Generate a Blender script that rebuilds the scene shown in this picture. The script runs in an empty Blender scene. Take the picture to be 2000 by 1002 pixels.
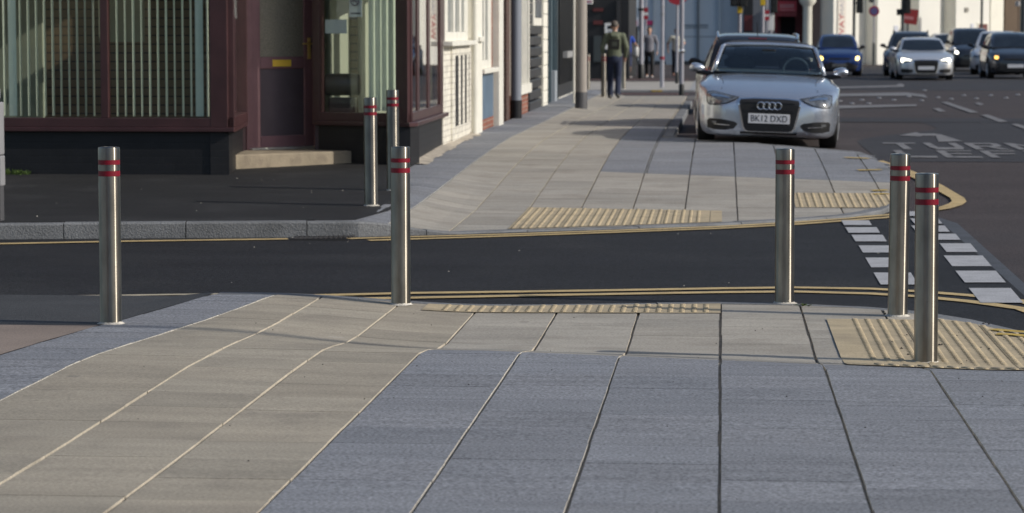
import bpy, bmesh, math, random
from mathutils import Vector, Matrix, geometry
from mathutils.bvhtree import BVHTree
R = math.radians
rnd = random.Random(7)
S = bpy.context.scene
COL = S.collection

# ------------------------------------------------------------------ camera
CAM_H, FPX = 1.6, 5200.0            # eye height, focal length in pixels of the 2000 px wide photograph
PITCH = math.atan(444 / FPX)
YAW = math.atan(411 / FPX * math.cos(PITCH))
cam_d = bpy.data.cameras.new("camera")
cam = bpy.data.objects.new("camera", cam_d); COL.objects.link(cam)
cam.location = (0, 0, CAM_H)
cam.rotation_euler = (R(90) - PITCH, 0, YAW)
cam_d.sensor_width = 36; cam_d.lens = 36 * FPX / 2000
cam_d.clip_start = 0.1; cam_d.clip_end = 2000
cam_d.dof.use_dof = True; cam_d.dof.focus_distance = 14.5
cam_d.dof.aperture_fstop = 5.0; cam_d.dof.aperture_blades = 8
S.camera = cam

# ------------------------------------------------------------------ light
SUN_EL, SUN_AZ = 30.0, 12.0           # azimuth: degrees from +X towards the camera side (-Y)
sdir = Vector((math.cos(R(SUN_EL)) * math.cos(R(SUN_AZ)), -math.cos(R(SUN_EL)) * math.sin(R(SUN_AZ)), math.sin(R(SUN_EL))))
w = bpy.data.worlds.new("World"); S.world = w; w.use_nodes = True
wn = w.node_tree.nodes; bg = wn["Background"]
sky = wn.new("ShaderNodeTexSky"); sky.sky_type = 'NISHITA'; sky.sun_disc = False
sky.sun_elevation = R(SUN_EL); sky.sun_rotation = R(90 + SUN_AZ)
sky.air_density = 1.0; sky.dust_density = 1.5; sky.ozone_density = 1.0
w.node_tree.links.new(sky.outputs[0], bg.inputs[0]); bg.inputs[1].default_value = 0.118
sun_d = bpy.data.lights.new("sun", 'SUN'); sun_d.energy = 3.45; sun_d.angle = R(0.55); sun_d.color = (1, 0.94, 0.85)
sun = bpy.data.objects.new("sun", sun_d); COL.objects.link(sun)
sun.rotation_euler = sdir.to_track_quat('Z', 'Y').to_euler(); sun.location = (20, 0, 20)
S.view_settings.view_transform = 'Standard'; S.view_settings.look = 'None'
S.view_settings.exposure = 0.06; S.view_settings.gamma = 1
S.view_settings.use_curve_mapping = False

# ------------------------------------------------------------------ pixel rays -> real points on the ground or on a wall
_r = Vector((math.cos(YAW), math.sin(YAW), 0)); _h = Vector((-math.sin(YAW), math.cos(YAW), 0))
_f = _h * math.cos(PITCH) - Vector((0, 0, 1)) * math.sin(PITCH)
_u = _h * math.sin(PITCH) + Vector((0, 0, 1)) * math.cos(PITCH)
C0 = Vector((0, 0, CAM_H))
def ray(px, py):
    return _f + _r * ((px - 1000) / FPX) + _u * ((501 - py) / FPX)
def interp(pts, s):
    if s <= pts[0][0]: return pts[0][1]
    for (a, b), (c, d) in zip(pts, pts[1:]):
        if s <= c: return b + (d - b) * (s - a) / (c - a)
    return pts[-1][1]
def smooth(a, b, x):
    t = min(1, max(0, (x - a) / (b - a))); return t * t * (3 - 2 * t)
def hermite(pts, s):
    n = len(pts)
    if s <= pts[0][0]: return pts[0][1]
    if s >= pts[-1][0]: return pts[-1][1]
    sl = [(pts[i + 1][1] - pts[i][1]) / (pts[i + 1][0] - pts[i][0]) for i in range(n - 1)]
    m = [sl[0]] + [0 if sl[i - 1] * sl[i] <= 0 else 2 * sl[i - 1] * sl[i] / (sl[i - 1] + sl[i]) for i in range(1, n - 1)] + [sl[-1]]
    for i in range(n - 1):
        if s <= pts[i + 1][0]:
            hh = pts[i + 1][0] - pts[i][0]; t = (s - pts[i][0]) / hh
            return ((1 + 2 * t) * (1 - t) ** 2 * pts[i][1] + t * (1 - t) ** 2 * hh * m[i]
                    + t * t * (3 - 2 * t) * pts[i + 1][1] + t * t * (t - 1) * hh * m[i + 1])

# terrain heights (metres, 0 = pavement under the camera)
NEAR_P = [(-20, 0.1), (0, 0.09), (8.8, 0), (13.2, -0.045), (14.15, -0.15), (17.4, -0.165), (22, -0.165)]
FAR_P = [(20, -0.16), (23.3, -0.16), (25.6, -0.145), (28, -0.06), (30, 0.02), (33, 0.10), (36, 0.13), (40, 0.12), (50, 0.06), (65, -0.03), (70, -0.05)]
ROAD_P = [(-20, -0.18), (26, -0.18), (30, -0.07), (33.5, 0.015), (40, 0.02), (50, -0.05), (65, -0.13), (75, -0.13), (88, -0.08), (160, -0.08)]
def z_road(x, y): return interp(ROAD_P, y)
def z_near(x, y):
    t = smooth(-1.4, -2.95, x) * interp([(10, 0), (12.5, .03), (13.5, .015), (14.0, .056), (14.5, .098), (15.1, .083), (16.5, .072)], y)
    return interp(NEAR_P, y + 0.27 * max(-1.2, min(x, 1.3)) * smooth(9, 13, y) * smooth(17, 15, y)) + t
def z_far(x, y):
    p = interp(FAR_P, y); t = smooth(-2.3, -3.2, x)
    left = interp([(20, -0.045), (23.5, -0.04), (28.5, 0.03), (31, 0.07), (34, 0.11)], y)
    return p + t * max(0, left - p)
def at(px, py, zf=z_road):
    d = ray(px, py); z = 0.0
    for _ in range(40):
        P = C0 + d * ((z - CAM_H) / d.z); z = 0.5 * z + 0.5 * zf(P.x, P.y)
    return Vector((P.x, P.y, zf(P.x, P.y)))
def on_x(px, py, X):
    d = ray(px, py); return C0 + d * (X / d.x)
def on_y(px, py, Y):
    d = ray(px, py); return C0 + d * (Y / d.y)
def ppm(y): return FPX / (y * math.cos(YAW))   # pixels per metre at distance y

# ------------------------------------------------------------------ materials
def mat(name, col, rough=0.6, metal=0.0, var=0.0, scale=3.0, stretch=(1, 1, 1), speck=0.0, speck_scale=150.0, bump=0.0, bump_scale=60.0,
        spec=0.5, coat=0.0, tint=False, spots=0.0, spot_scale=3.0, spot_size=0.045, stain=0.0, stain_col=None, stain_scale=1.2, emit=None, estr=0.0, rvar=0.0):
    m = bpy.data.materials.new(name); m.use_nodes = True
    nt = m.node_tree; N = nt.nodes; Lk = nt.links; b = N["Principled BSDF"]
    b.inputs["Roughness"].default_value = rough; b.inputs["Metallic"].default_value = metal
    b.inputs["Specular IOR Level"].default_value = spec; b.inputs["Coat Weight"].default_value = coat
    b.inputs["Coat Roughness"].default_value = 0.05
    tc = N.new("ShaderNodeTexCoord"); mp = N.new("ShaderNodeMapping"); mp.inputs["Scale"].default_value = stretch
    Lk.new(tc.outputs["Object"], mp.inputs["Vector"])
    def noise(sc, det=4, vec=mp):
        n = N.new("ShaderNodeTexNoise"); n.inputs["Scale"].default_value = sc; n.inputs["Detail"].default_value = det
        Lk.new(vec.outputs[0 if vec is mp else "Object"], n.inputs["Vector"]); return n
    def mul(colsock, facsock, lo, hi, f0=0.25, f1=0.75):
        mr = N.new("ShaderNodeMapRange"); mr.inputs[1].default_value = f0; mr.inputs[2].default_value = f1
        mr.inputs[3].default_value = lo; mr.inputs[4].default_value = hi; Lk.new(facsock, mr.inputs[0])
        mx = N.new("ShaderNodeMix"); mx.data_type = 'RGBA'; mx.blend_type = 'MULTIPLY'; mx.inputs[0].default_value = 1
        Lk.new(colsock, mx.inputs[6]); Lk.new(mr.outputs[0], mx.inputs[7]); return mx.outputs[2]
    rgb = N.new("ShaderNodeRGB"); rgb.outputs[0].default_value = (*col, 1); out = rgb.outputs[0]
    if tint:
        a = N.new("ShaderNodeAttribute"); a.attribute_name = "tint"
        mx = N.new("ShaderNodeMix"); mx.data_type = 'RGBA'; mx.blend_type = 'MULTIPLY'; mx.inputs[0].default_value = 1
        Lk.new(out, mx.inputs[6]); Lk.new(a.outputs["Color"], mx.inputs[7]); out = mx.outputs[2]
    if var: out = mul(out, noise(scale).outputs["Fac"], 1 - var, 1 + var)
    if stain:
        n = noise(stain_scale, 6, tc)
        mr = N.new("ShaderNodeMapRange"); mr.inputs[1].default_value = 0.52; mr.inputs[2].default_value = 0.72; mr.inputs[4].default_value = stain
        Lk.new(n.outputs["Fac"], mr.inputs[0])
        mx = N.new("ShaderNodeMix"); mx.data_type = 'RGBA'; Lk.new(mr.outputs[0], mx.inputs[0]); Lk.new(out, mx.inputs[6])
        mx.inputs[7].default_value = (*(stain_col or tuple(c * 0.5 for c in col)), 1); out = mx.outputs[2]
    if spots:
        for sc_, sgn in ((spot_scale, 0.55), (spot_scale * 0.6, 1.25)):
            v = N.new("ShaderNodeTexVoronoi"); v.inputs["Scale"].default_value = sc_; v.inputs["Randomness"].default_value = 1.0; Lk.new(tc.outputs["Object"], v.inputs["Vector"])
            nz = noise(sc_ * 14, 3, tc); ad = N.new("ShaderNodeMath"); ad.operation = 'MULTIPLY_ADD'; ad.inputs[1].default_value = 0.06; Lk.new(nz.outputs["Fac"], ad.inputs[0]); Lk.new(v.outputs["Distance"], ad.inputs[2])
            cx = N.new("ShaderNodeSeparateColor"); Lk.new(v.outputs["Color"], cx.inputs[0])
            th = N.new("ShaderNodeMath"); th.operation = 'MULTIPLY_ADD'; th.inputs[1].default_value = spot_size * 1.6; th.inputs[2].default_value = spot_size * .2 + .03; Lk.new(cx.outputs[0], th.inputs[0])
            lt = N.new("ShaderNodeMath"); lt.operation = 'SUBTRACT'; Lk.new(th.outputs[0], lt.inputs[0]); Lk.new(ad.outputs[0], lt.inputs[1])
            mr = N.new("ShaderNodeMapRange"); mr.inputs[1].default_value = 0; mr.inputs[2].default_value = 0.02; mr.inputs[4].default_value = spots; Lk.new(lt.outputs[0], mr.inputs[0])
            mx = N.new("ShaderNodeMix"); mx.data_type = 'RGBA'; Lk.new(mr.outputs[0], mx.inputs[0]); Lk.new(out, mx.inputs[6]); mx.inputs[7].default_value = (*tuple(c * sgn for c in col), 1); out = mx.outputs[2]
    if speck: out = mul(out, noise(speck_scale, 2, tc).outputs["Fac"], 1 - speck, 1 + speck, 0.3, 0.7)
    Lk.new(out, b.inputs["Base Color"])
    if rvar:
        mr = N.new("ShaderNodeMapRange"); mr.inputs[3].default_value = rough - rvar; mr.inputs[4].default_value = rough + rvar
        Lk.new(noise(scale * 2).outputs["Fac"], mr.inputs[0]); Lk.new(mr.outputs[0], b.inputs["Roughness"])
    if bump:
        bn = N.new("ShaderNodeBump"); bn.inputs["Strength"].default_value = bump; bn.inputs["Distance"].default_value = 0.01
        Lk.new(noise(bump_scale, 5, tc).outputs["Fac"], bn.inputs["Height"]); Lk.new(bn.outputs[0], b.inputs["Normal"])
    if emit:
        b.inputs["Emission Color"].default_value = (*emit, 1); b.inputs["Emission Strength"].default_value = estr
    return m
def brick_mat(name, c1, c2, mortar, sx=1.0, rough=0.8, axis='Y', bump=0.4):
    m = bpy.data.materials.new(name); m.use_nodes = True; nt = m.node_tree; N = nt.nodes; Lk = nt.links; b = N["Principled BSDF"]
    tc = N.new("ShaderNodeTexCoord"); sp = N.new("ShaderNodeSeparateXYZ"); cb = N.new("ShaderNodeCombineXYZ")
    Lk.new(tc.outputs["Object"], sp.inputs[0])
    add = N.new("ShaderNodeMath"); add.operation = 'ADD'; Lk.new(sp.outputs["X"], add.inputs[0]); Lk.new(sp.outputs["Y"], add.inputs[1])
    Lk.new({'X': sp.outputs["X"], 'Y': sp.outputs["Y"], 'S': add.outputs[0]}[axis], cb.inputs["X"]); Lk.new(sp.outputs["Z"], cb.inputs["Y"])
    t = N.new("ShaderNodeTexBrick"); t.inputs["Scale"].default_value = 1.0; t.inputs["Brick Width"].default_value = 0.225; t.inputs["Row Height"].default_value = 0.075
    t.inputs["Mortar Size"].default_value = 0.006 * sx; t.inputs["Color1"].default_value = (*c1, 1); t.inputs["Color2"].default_value = (*c2, 1); t.inputs["Mortar"].default_value = (*mortar, 1)
    Lk.new(cb.outputs[0], t.inputs["Vector"])
    n = N.new("ShaderNodeTexNoise"); n.inputs["Scale"].default_value = 6; n.inputs["Detail"].default_value = 6; Lk.new(tc.outputs["Object"], n.inputs["Vector"])
    mr = N.new("ShaderNodeMapRange"); mr.inputs[1].default_value = .3; mr.inputs[2].default_value = .7; mr.inputs[3].default_value = 0.75; mr.inputs[4].default_value = 1.2; Lk.new(n.outputs["Fac"], mr.inputs[0])
    mx = N.new("ShaderNodeMix"); mx.data_type = 'RGBA'; mx.blend_type = 'MULTIPLY'; mx.inputs[0].default_value = 1
    Lk.new(t.outputs["Color"], mx.inputs[6]); Lk.new(mr.outputs[0], mx.inputs[7]); Lk.new(mx.outputs[2], b.inputs["Base Color"])
    b.inputs["Roughness"].default_value = rough
    bn = N.new("ShaderNodeBump"); bn.inputs["Strength"].default_value = bump; bn.inputs["Distance"].default_value = 0.006; bn.invert = True
    Lk.new(t.outputs["Fac"], bn.inputs["Height"]); Lk.new(bn.outputs[0], b.inputs["Normal"])
    return m
def glass_mat(name, tintc=(0.95, 0.97, 0.955), refl=1.0, rough=0.0):
    m = bpy.data.materials.new(name); m.use_nodes = True; nt = m.node_tree; N = nt.nodes; Lk = nt.links
    N.remove(N["Principled BSDF"]); o = N["Material Output"]
    tr = N.new("ShaderNodeBsdfTransparent"); tr.inputs[0].default_value = (*tintc, 1)
    gl = N.new("ShaderNodeBsdfGlossy"); gl.inputs["Roughness"].default_value = rough; gl.inputs["Color"].default_value = (refl, refl, refl, 1)
    lw = N.new("ShaderNodeLayerWeight"); lw.inputs[0].default_value = 0.5      # 1 - cos, the same from both sides of the sheet
    pw = N.new("ShaderNodeMath"); pw.operation = 'POWER'; pw.inputs[1].default_value = 5; Lk.new(lw.outputs["Facing"], pw.inputs[0])
    fr = N.new("ShaderNodeMath"); fr.operation = 'MULTIPLY_ADD'; fr.inputs[1].default_value = 0.9; fr.inputs[2].default_value = 0.035; Lk.new(pw.outputs[0], fr.inputs[0])
    mx = N.new("ShaderNodeMixShader"); Lk.new(fr.outputs[0], mx.inputs[0]); Lk.new(tr.outputs[0], mx.inputs[1]); Lk.new(gl.outputs[0], mx.inputs[2]); Lk.new(mx.outputs[0], o.inputs[0])
    return m
def steel_mat(name, col, rough=0.3, aniso=0.8):
    m = mat(name, col, rough, 1.0); nt = m.node_tree; b = nt.nodes["Principled BSDF"]
    b.inputs["Anisotropic"].default_value = aniso; b.inputs["Anisotropic Rotation"].default_value = 0.25
    tg = nt.nodes.new("ShaderNodeTangent"); tg.direction_type = 'RADIAL'; tg.axis = 'Z'
    nt.links.new(tg.outputs[0], b.inputs["Tangent"])
    # brushed streaks round the tube and grime towards nothing in particular
    tc = nt.nodes.new("ShaderNodeTexCoord"); mp = nt.nodes.new("ShaderNodeMapping"); mp.inputs["Scale"].default_value = (8, 8, 260)
    n = nt.nodes.new("ShaderNodeTexNoise"); n.inputs["Scale"].default_value = 1.0; n.inputs["Detail"].default_value = 4
    nt.links.new(tc.outputs["Object"], mp.inputs[0]); nt.links.new(mp.outputs[0], n.inputs["Vector"])
    n2 = nt.nodes.new("ShaderNodeTexNoise"); n2.inputs["Scale"].default_value = 5.0; n2.inputs["Detail"].default_value = 7; mp2 = nt.nodes.new("ShaderNodeMapping"); mp2.inputs["Scale"].default_value = (3, 3, 1)
    nt.links.new(tc.outputs["Object"], mp2.inputs[0]); nt.links.new(mp2.outputs[0], n2.inputs["Vector"])
    m2 = nt.nodes.new("ShaderNodeMapRange"); m2.inputs[1].default_value = .35; m2.inputs[2].default_value = .68; m2.inputs[3].default_value = 1.08; m2.inputs[4].default_value = .74; nt.links.new(n2.outputs["Fac"], m2.inputs[0])
    mm = nt.nodes.new("ShaderNodeMix"); mm.data_type = 'RGBA'; mm.blend_type = 'MULTIPLY'; mm.inputs[0].default_value = 1; mm.inputs[6].default_value = (*col, 1); nt.links.new(m2.outputs[0], mm.inputs[7]); nt.links.new(mm.outputs[2], b.inputs["Base Color"])
    mr = nt.nodes.new("ShaderNodeMapRange"); mr.inputs[3].default_value = rough - 0.05; mr.inputs[4].default_value = rough + 0.05
    nt.links.new(n.outputs["Fac"], mr.inputs[0]); nt.links.new(mr.outputs[0], b.inputs["Roughness"])
    return m

M = {}
M['slab_light'] = mat('slab_light', (0.335, 0.306, 0.257), 0.75, var=0.15, scale=1.3, stretch=(1.0, 4.5, 1), speck=0.22, speck_scale=80, bump=0.25, bump_scale=220, tint=True, stain=0.45, stain_scale=2.6, stain_col=(0.2, 0.175, 0.14), spots=0.6, spot_scale=1.7, spot_size=0.04)
M['slab_blue'] = mat('slab_blue', (0.200, 0.206, 0.221), 0.72, var=0.17, scale=1.3, stretch=(1.0, 8, 1), speck=0.5, speck_scale=75, bump=0.3, bump_scale=260, tint=True, stain=0.3, stain_scale=1.9, stain_col=(0.235, 0.24, 0.255), spots=0.55, spot_scale=1.9, spot_size=0.04)
M['mortar'] = mat('mortar', (0.23, 0.21, 0.18), 0.9, var=0.25, scale=9, bump=0.5, bump_scale=120)
M['granite'] = mat('granite', (0.165, 0.17, 0.175), 0.8, var=0.2, scale=2.2, stain=0.5, stain_scale=3, speck=0.32, speck_scale=120, bump=0.9, bump_scale=70, tint=True)
M['slab_plain'] = mat('slab_plain', (0.36, 0.335, 0.295), 0.8, var=0.15, scale=1)
M['granite_plain'] = mat('granite_plain', (0.30, 0.30, 0.30), 0.8, var=0.12, scale=5)
M['tactile'] = mat('tactile', (0.43, 0.35, 0.225), 0.8, var=0.14, scale=1.6, stretch=(1.5, 6, 1), speck=0.18, speck_scale=120, bump=0.25, bump_scale=200, stain=0.5, stain_scale=3.2, stain_col=(0.24, 0.2, 0.14))
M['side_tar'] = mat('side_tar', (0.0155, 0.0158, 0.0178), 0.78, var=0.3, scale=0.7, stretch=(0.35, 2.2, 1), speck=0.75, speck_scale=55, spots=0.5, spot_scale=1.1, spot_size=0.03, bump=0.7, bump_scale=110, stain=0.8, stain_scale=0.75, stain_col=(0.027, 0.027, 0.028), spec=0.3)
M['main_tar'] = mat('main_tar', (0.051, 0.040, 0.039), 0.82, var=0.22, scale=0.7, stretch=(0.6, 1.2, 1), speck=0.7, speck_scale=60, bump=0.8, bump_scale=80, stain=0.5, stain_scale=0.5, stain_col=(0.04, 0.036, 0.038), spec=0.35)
M['dark_tar'] = mat('dark_tar', (0.034, 0.033, 0.037), 0.8, var=0.16, scale=0.8, speck=0.5, speck_scale=70, bump=0.7, bump_scale=90, spec=0.35)
M['foot_tar'] = mat('foot_tar', (0.0185, 0.0185, 0.0192), 0.78, var=0.25, scale=1.3, stretch=(1, 2.4, 1), speck=0.5, speck_scale=100, bump=0.8, bump_scale=90, stain=0.8, stain_scale=1.0, stain_col=(0.036, 0.036, 0.037), spec=0.3, spots=0.5, spot_scale=1.3, spot_size=.05)
M['foot_tar_old'] = mat('foot_tar_old', (0.055, 0.057, 0.06), 0.8, var=0.15, scale=1.3, speck=0.5, speck_scale=120, bump=0.8, bump_scale=100, spec=0.3)
M['pink_conc'] = mat('pink_conc', (0.22, 0.175, 0.145), 0.85, var=0.15, scale=2, speck=0.25, speck_scale=120, bump=0.4, bump_scale=120)
M['white_paint'] = mat('white_paint', (0.37, 0.37, 0.38), 0.7, var=0.15, scale=6, speck=0.25, speck_scale=80, stain=0.4, stain_scale=7, stain_col=(0.22, 0.22, 0.22))
M['worn_paint'] = mat('worn_paint', (0.165, 0.162, 0.165), 0.75, var=0.2, scale=5, speck=0.3, speck_scale=50, stain=0.8, stain_scale=4, stain_col=(0.07, 0.065, 0.065))
M['yellow_paint'] = mat('yellow_paint', (0.48, 0.355, 0.165), 0.7, var=0.18, scale=6, speck=0.2, speck_scale=90, stain=0.35, stain_scale=5, stain_col=(0.2, 0.15, 0.08))
M['cream_line'] = mat('cream_line', (0.37, 0.32, 0.23), 0.8, var=0.2, scale=6, speck=0.2)
M['spray'] = mat('spray', (0.45, 0.31, 0.06), 0.8, var=0.3, scale=14)
M['rubble'] = mat('rubble', (0.42, 0.37, 0.30), 0.9, var=0.35, scale=9, bump=1.0, bump_scale=30)
M['earth'] = mat('earth', (0.06, 0.055, 0.05), 0.9, var=0.2, scale=0.3)
M['steel'] = steel_mat('steel', (0.33, 0.305, 0.26), 0.30, 1.0)
M['steel_top'] = mat('steel_top', (0.6, 0.6, 0.6), 0.35, 1.0)
M['red_band'] = mat('red_band', (0.19, 0.004, 0.017), 0.4, spec=0.4)
M['cement'] = mat('cement', (0.5, 0.47, 0.41), 0.9, var=0.3, scale=25, bump=0.8)
# ------------------------------------------------------------------ mesh helpers
class MB:
    def __init__(s): s.v = []; s.f = []; s.t = []
    def poly(s, pts, tint=None):
        n = len(s.v); s.v += [tuple(p) for p in pts]; s.f.append(list(range(n, n + len(pts)))); s.t.append(tint)
    def prism(s, poly, z0, z1):          # poly: (x,y) counter-clockwise, z numbers or functions
        g0 = z0 if callable(z0) else (lambda x, y: z0); g1 = z1 if callable(z1) else (lambda x, y: z1)
        n = len(s.v); k = len(poly)
        s.v += [(x, y, g0(x, y)) for x, y in poly] + [(x, y, g1(x, y)) for x, y in poly]
        s.f.append(list(range(n + k, n + 2 * k))); s.f.append(list(range(n + k - 1, n - 1, -1)))
        for i in range(k):
            j = (i + 1) % k; s.f.append([n + i, n + j, n + k + j, n + k + i])
        return s
    def box(s, x0, x1, y0, y1, z0, z1):
        x0, x1 = min(x0, x1), max(x0, x1); y0, y1 = min(y0, y1), max(y0, y1); z0, z1 = min(z0, z1), max(z0, z1)
        return s.prism([(x0, y0), (x1, y0), (x1, y1), (x0, y1)], z0, z1)
    def wallbox(s, A, B, z0, z1, out, back=0.0):    # slab along A->B (plan), thickness from -back to +out on the right-hand side
        A = Vector(A); B = Vector(B); d = (B - A).normalized(); n = Vector((d.y, -d.x))
        p = [A + n * out, B + n * out, B - n * back, A - n * back]
        pts = [(q.x, q.y) for q in p]
        ar = sum(pts[i][0] * pts[(i + 1) % 4][1] - pts[(i + 1) % 4][0] * pts[i][1] for i in range(4))
        if ar < 0: pts.reverse()
        return s.prism(pts, z0, z1)
    def lathe(s, prof, n=32, c=(0, 0, 0), axis='Z'):
        b = len(s.v)
        for r, h in prof:
            for i in range(n):
                a = 2 * math.pi * i / n
                if axis == 'Z': s.v.append((c[0] + r * math.cos(a), c[1] + r * math.sin(a), c[2] + h))
                elif axis == 'X': s.v.append((c[0] + h, c[1] + r * math.cos(a), c[2] + r * math.sin(a)))
                else: s.v.append((c[0] + r * math.sin(a), c[1] + h, c[2] + r * math.cos(a)))
        for k in range(len(prof) - 1):
            for i in range(n):
                j = (i + 1) % n
                s.f.append([b + k * n + i, b + k * n + j, b + (k + 1) * n + j, b + (k + 1) * n + i])
        s.f.append([b + i for i in range(n - 1, -1, -1)]); s.f.append([b + (len(prof) - 1) * n + i for i in range(n)])
        return s
    def tube(s, pts, r, n=8):
        pts = [Vector(p) for p in pts]; b = len(s.v)
        rr = r if isinstance(r, (list, tuple)) else [r] * len(pts)
        for i, p in enumerate(pts):
            t = (pts[min(i + 1, len(pts) - 1)] - pts[max(i - 1, 0)]).normalized()
            a = t.orthogonal().normalized() if i == 0 else (a - t * a.dot(t)).normalized()
            c = t.cross(a)
            for k in range(n):
                q = 2 * math.pi * k / n; s.v.append(tuple(p + (a * math.cos(q) + c * math.sin(q)) * rr[i]))
        for i in range(len(pts) - 1):
            for k in range(n):
                j = (k + 1) % n; s.f.append([b + i * n + k, b + i * n + j, b + (i + 1) * n + j, b + (i + 1) * n + k])
        s.f.append([b + k for k in range(n - 1, -1, -1)]); s.f.append([b + (len(pts) - 1) * n + k for k in range(n)])
        return s
    def torus(s, c, R0, r0, axis='Y', n=28, m=8):
        b = len(s.v)
        for i in range(n):
            a = 2 * math.pi * i / n
            for k in range(m):
                q = 2 * math.pi * k / m; rr = R0 + r0 * math.cos(q); h = r0 * math.sin(q)
                s.v.append((c[0] + rr * math.cos(a), c[1] + h, c[2] + rr * math.sin(a)) if axis == 'Y' else (c[0] + h, c[1] + rr * math.cos(a), c[2] + rr * math.sin(a)))
        for i in range(n):
            for k in range(m):
                j, l = (i + 1) % n, (k + 1) % m; s.f.append([b + i * m + k, b + j * m + k, b + j * m + l, b + i * m + l])
        return s
    def build(s, name, material, parent=None, smooth=False, world=True, bevel=0, tints=False, fix=True):
        me = bpy.data.meshes.new(name); me.from_pydata(s.v, [], s.f)
        if tints:
            ca = me.attributes.new("tint", 'FLOAT_COLOR', 'FACE')
            for i, t in enumerate(s.t + [None] * (len(s.f) - len(s.t))):
                ca.data[i].color = (*(t or (1, 1, 1)), 1)
        if fix:
            bm = bmesh.new(); bm.from_mesh(me); bmesh.ops.recalc_face_normals(bm, faces=bm.faces); bm.to_mesh(me); bm.free()
        me.materials.append(material)
        if smooth:
            me.polygons.foreach_set("use_smooth", [True] * len(me.polygons)); me.set_sharp_from_angle(angle=R(40))
        me.update(); o = bpy.data.objects.new(name, me); COL.objects.link(o)
        if bevel:
            bv = o.modifiers.new("bevel", 'BEVEL'); bv.width = bevel; bv.segments = 2; bv.limit_method = 'ANGLE'; bv.angle_limit = R(40)
        if parent:
            o.parent = parent
            if world: o.location = -Vector(parent.location)
        return o
def tag(o, label, cat, group=None, kind=None):
    o['label'] = label; o['category'] = cat
    if group: o['group'] = group
    if kind: o['kind'] = kind
    return o
def structure(o): o['kind'] = 'structure'; return o
def thing(name, label, cat, loc=(0, 0, 0), rz=0.0, group=None):
    o = bpy.data.objects.new(name, None); o.empty_display_size = 0.1; COL.objects.link(o); o.location = loc; o.rotation_euler = (0, 0, rz)
    return tag(o, label, cat, group)
def dup(root, loc, rz, label, group=None):
    r = root.copy(); COL.objects.link(r); r.location = loc; r.rotation_euler = (root.rotation_euler[0], root.rotation_euler[1], rz); r['label'] = label
    if group: r['group'] = group
    for ch in list(root.children):
        c = ch.copy(); COL.objects.link(c); c.parent = r
        for g in ch.children:
            d = g.copy(); COL.objects.link(d); d.parent = c
    return r
def text(name, body, size, m, parent=None, loc=(0, 0, 0), rot=(R(90), 0, 0), ext=0.001, sx=1.0):
    cu = bpy.data.curves.new(name, 'FONT'); cu.body = body; cu.size = size; cu.extrude = ext; cu.align_x = 'CENTER'; cu.align_y = 'CENTER'
    q = bpy.data.objects.new(name, cu); COL.objects.link(q); bpy.context.view_layer.update(); me = bpy.data.meshes.new_from_object(q.evaluated_get(bpy.context.evaluated_depsgraph_get())); bpy.data.objects.remove(q)
    me.materials.clear(); me.materials.append(m)
    me.name = name; o = bpy.data.objects.new(name, me); COL.objects.link(o); o.location = loc; o.rotation_euler = rot; o.scale = (sx, 1, 1)
    if parent: o.parent = parent
    return o
# ================================================================== GROUND, ROADS, PAVEMENTS
b = MB(); b.poly([(-500, -300, -1.0), (500, -300, -1.0), (500, 700, -1.0), (-500, 700, -1.0)]); structure(b.build('ground', M['earth']))
def sheet(name, m, x0, x1, ys, zf, nx=1, kind=True):
    b = MB(); n = len(b.v); xs = [x0 + (x1 - x0) * i / nx for i in range(nx + 1)]
    for y in ys:
        for x in xs: b.v.append((x, y, zf(x, y)))
    for j in range(len(ys) - 1):
        for i in range(nx):
            a = j * (nx + 1) + i; b.f.append([a, a + 1, a + nx + 2, a + nx + 1])
    return structure(b.build(name, m))
def frange(a, b_, st):
    n = max(1, round((b_ - a) / st)); return [a + (b_ - a) * i / n for i in range(n + 1)]
sheet('main_road', M['main_tar'], -80, 80, [-30] + frange(0, 100, 1.0) + [120, 180], z_road)

# kerb lines (road side, plan): near corner and far corner
NEAR_K = [(-9, 16.95), (-6, 16.92), (-3.15, 16.9), (-2.64, 16.9), (-1.99, 16.92), (-1.34, 16.99), (-0.7, 17.12), (0, 17.25), (0.49, 17.2), (0.946, 17.03), (1.255, 16.78), (1.53, 16.3), (1.77, 15.65), (1.98, 14.9), (2.12, 14.1), (2.2, 13.2), (2.24, 12.0), (2.25, 10.0), (2.25, -6)]
FAR_K = [(-14, 21.2), (-9, 21.6), (-6, 22.1), (-3.1, 22.6), (-2.4, 22.9), (-1.83, 23.2), (-1.0, 23.6), (-0.05, 24.1), (0.66, 24.6), (1.2, 25.15), (1.55, 25.8), (1.78, 26.7), (1.9, 27.8), (1.94, 28.9), (1.9, 30.5), (1.80, 32.4), (1.70, 33.0)]
BAY_K = [(1.70, 33.0), (-0.62, 36.6), (-0.66, 37.2), (-0.66, 60.0)]
def near_edge(x):    # y of the kerb's road edge for a given x
    return interp([p for p in NEAR_K[:17]], x) if x < 2.24 else -6
def far_edge(x): return interp([p for p in FAR_K[:13]], x)
def bay_edge(x): return 36.6 + (x + 0.62) * (33.0 - 36.6) / (1.70 + 0.62)

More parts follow.
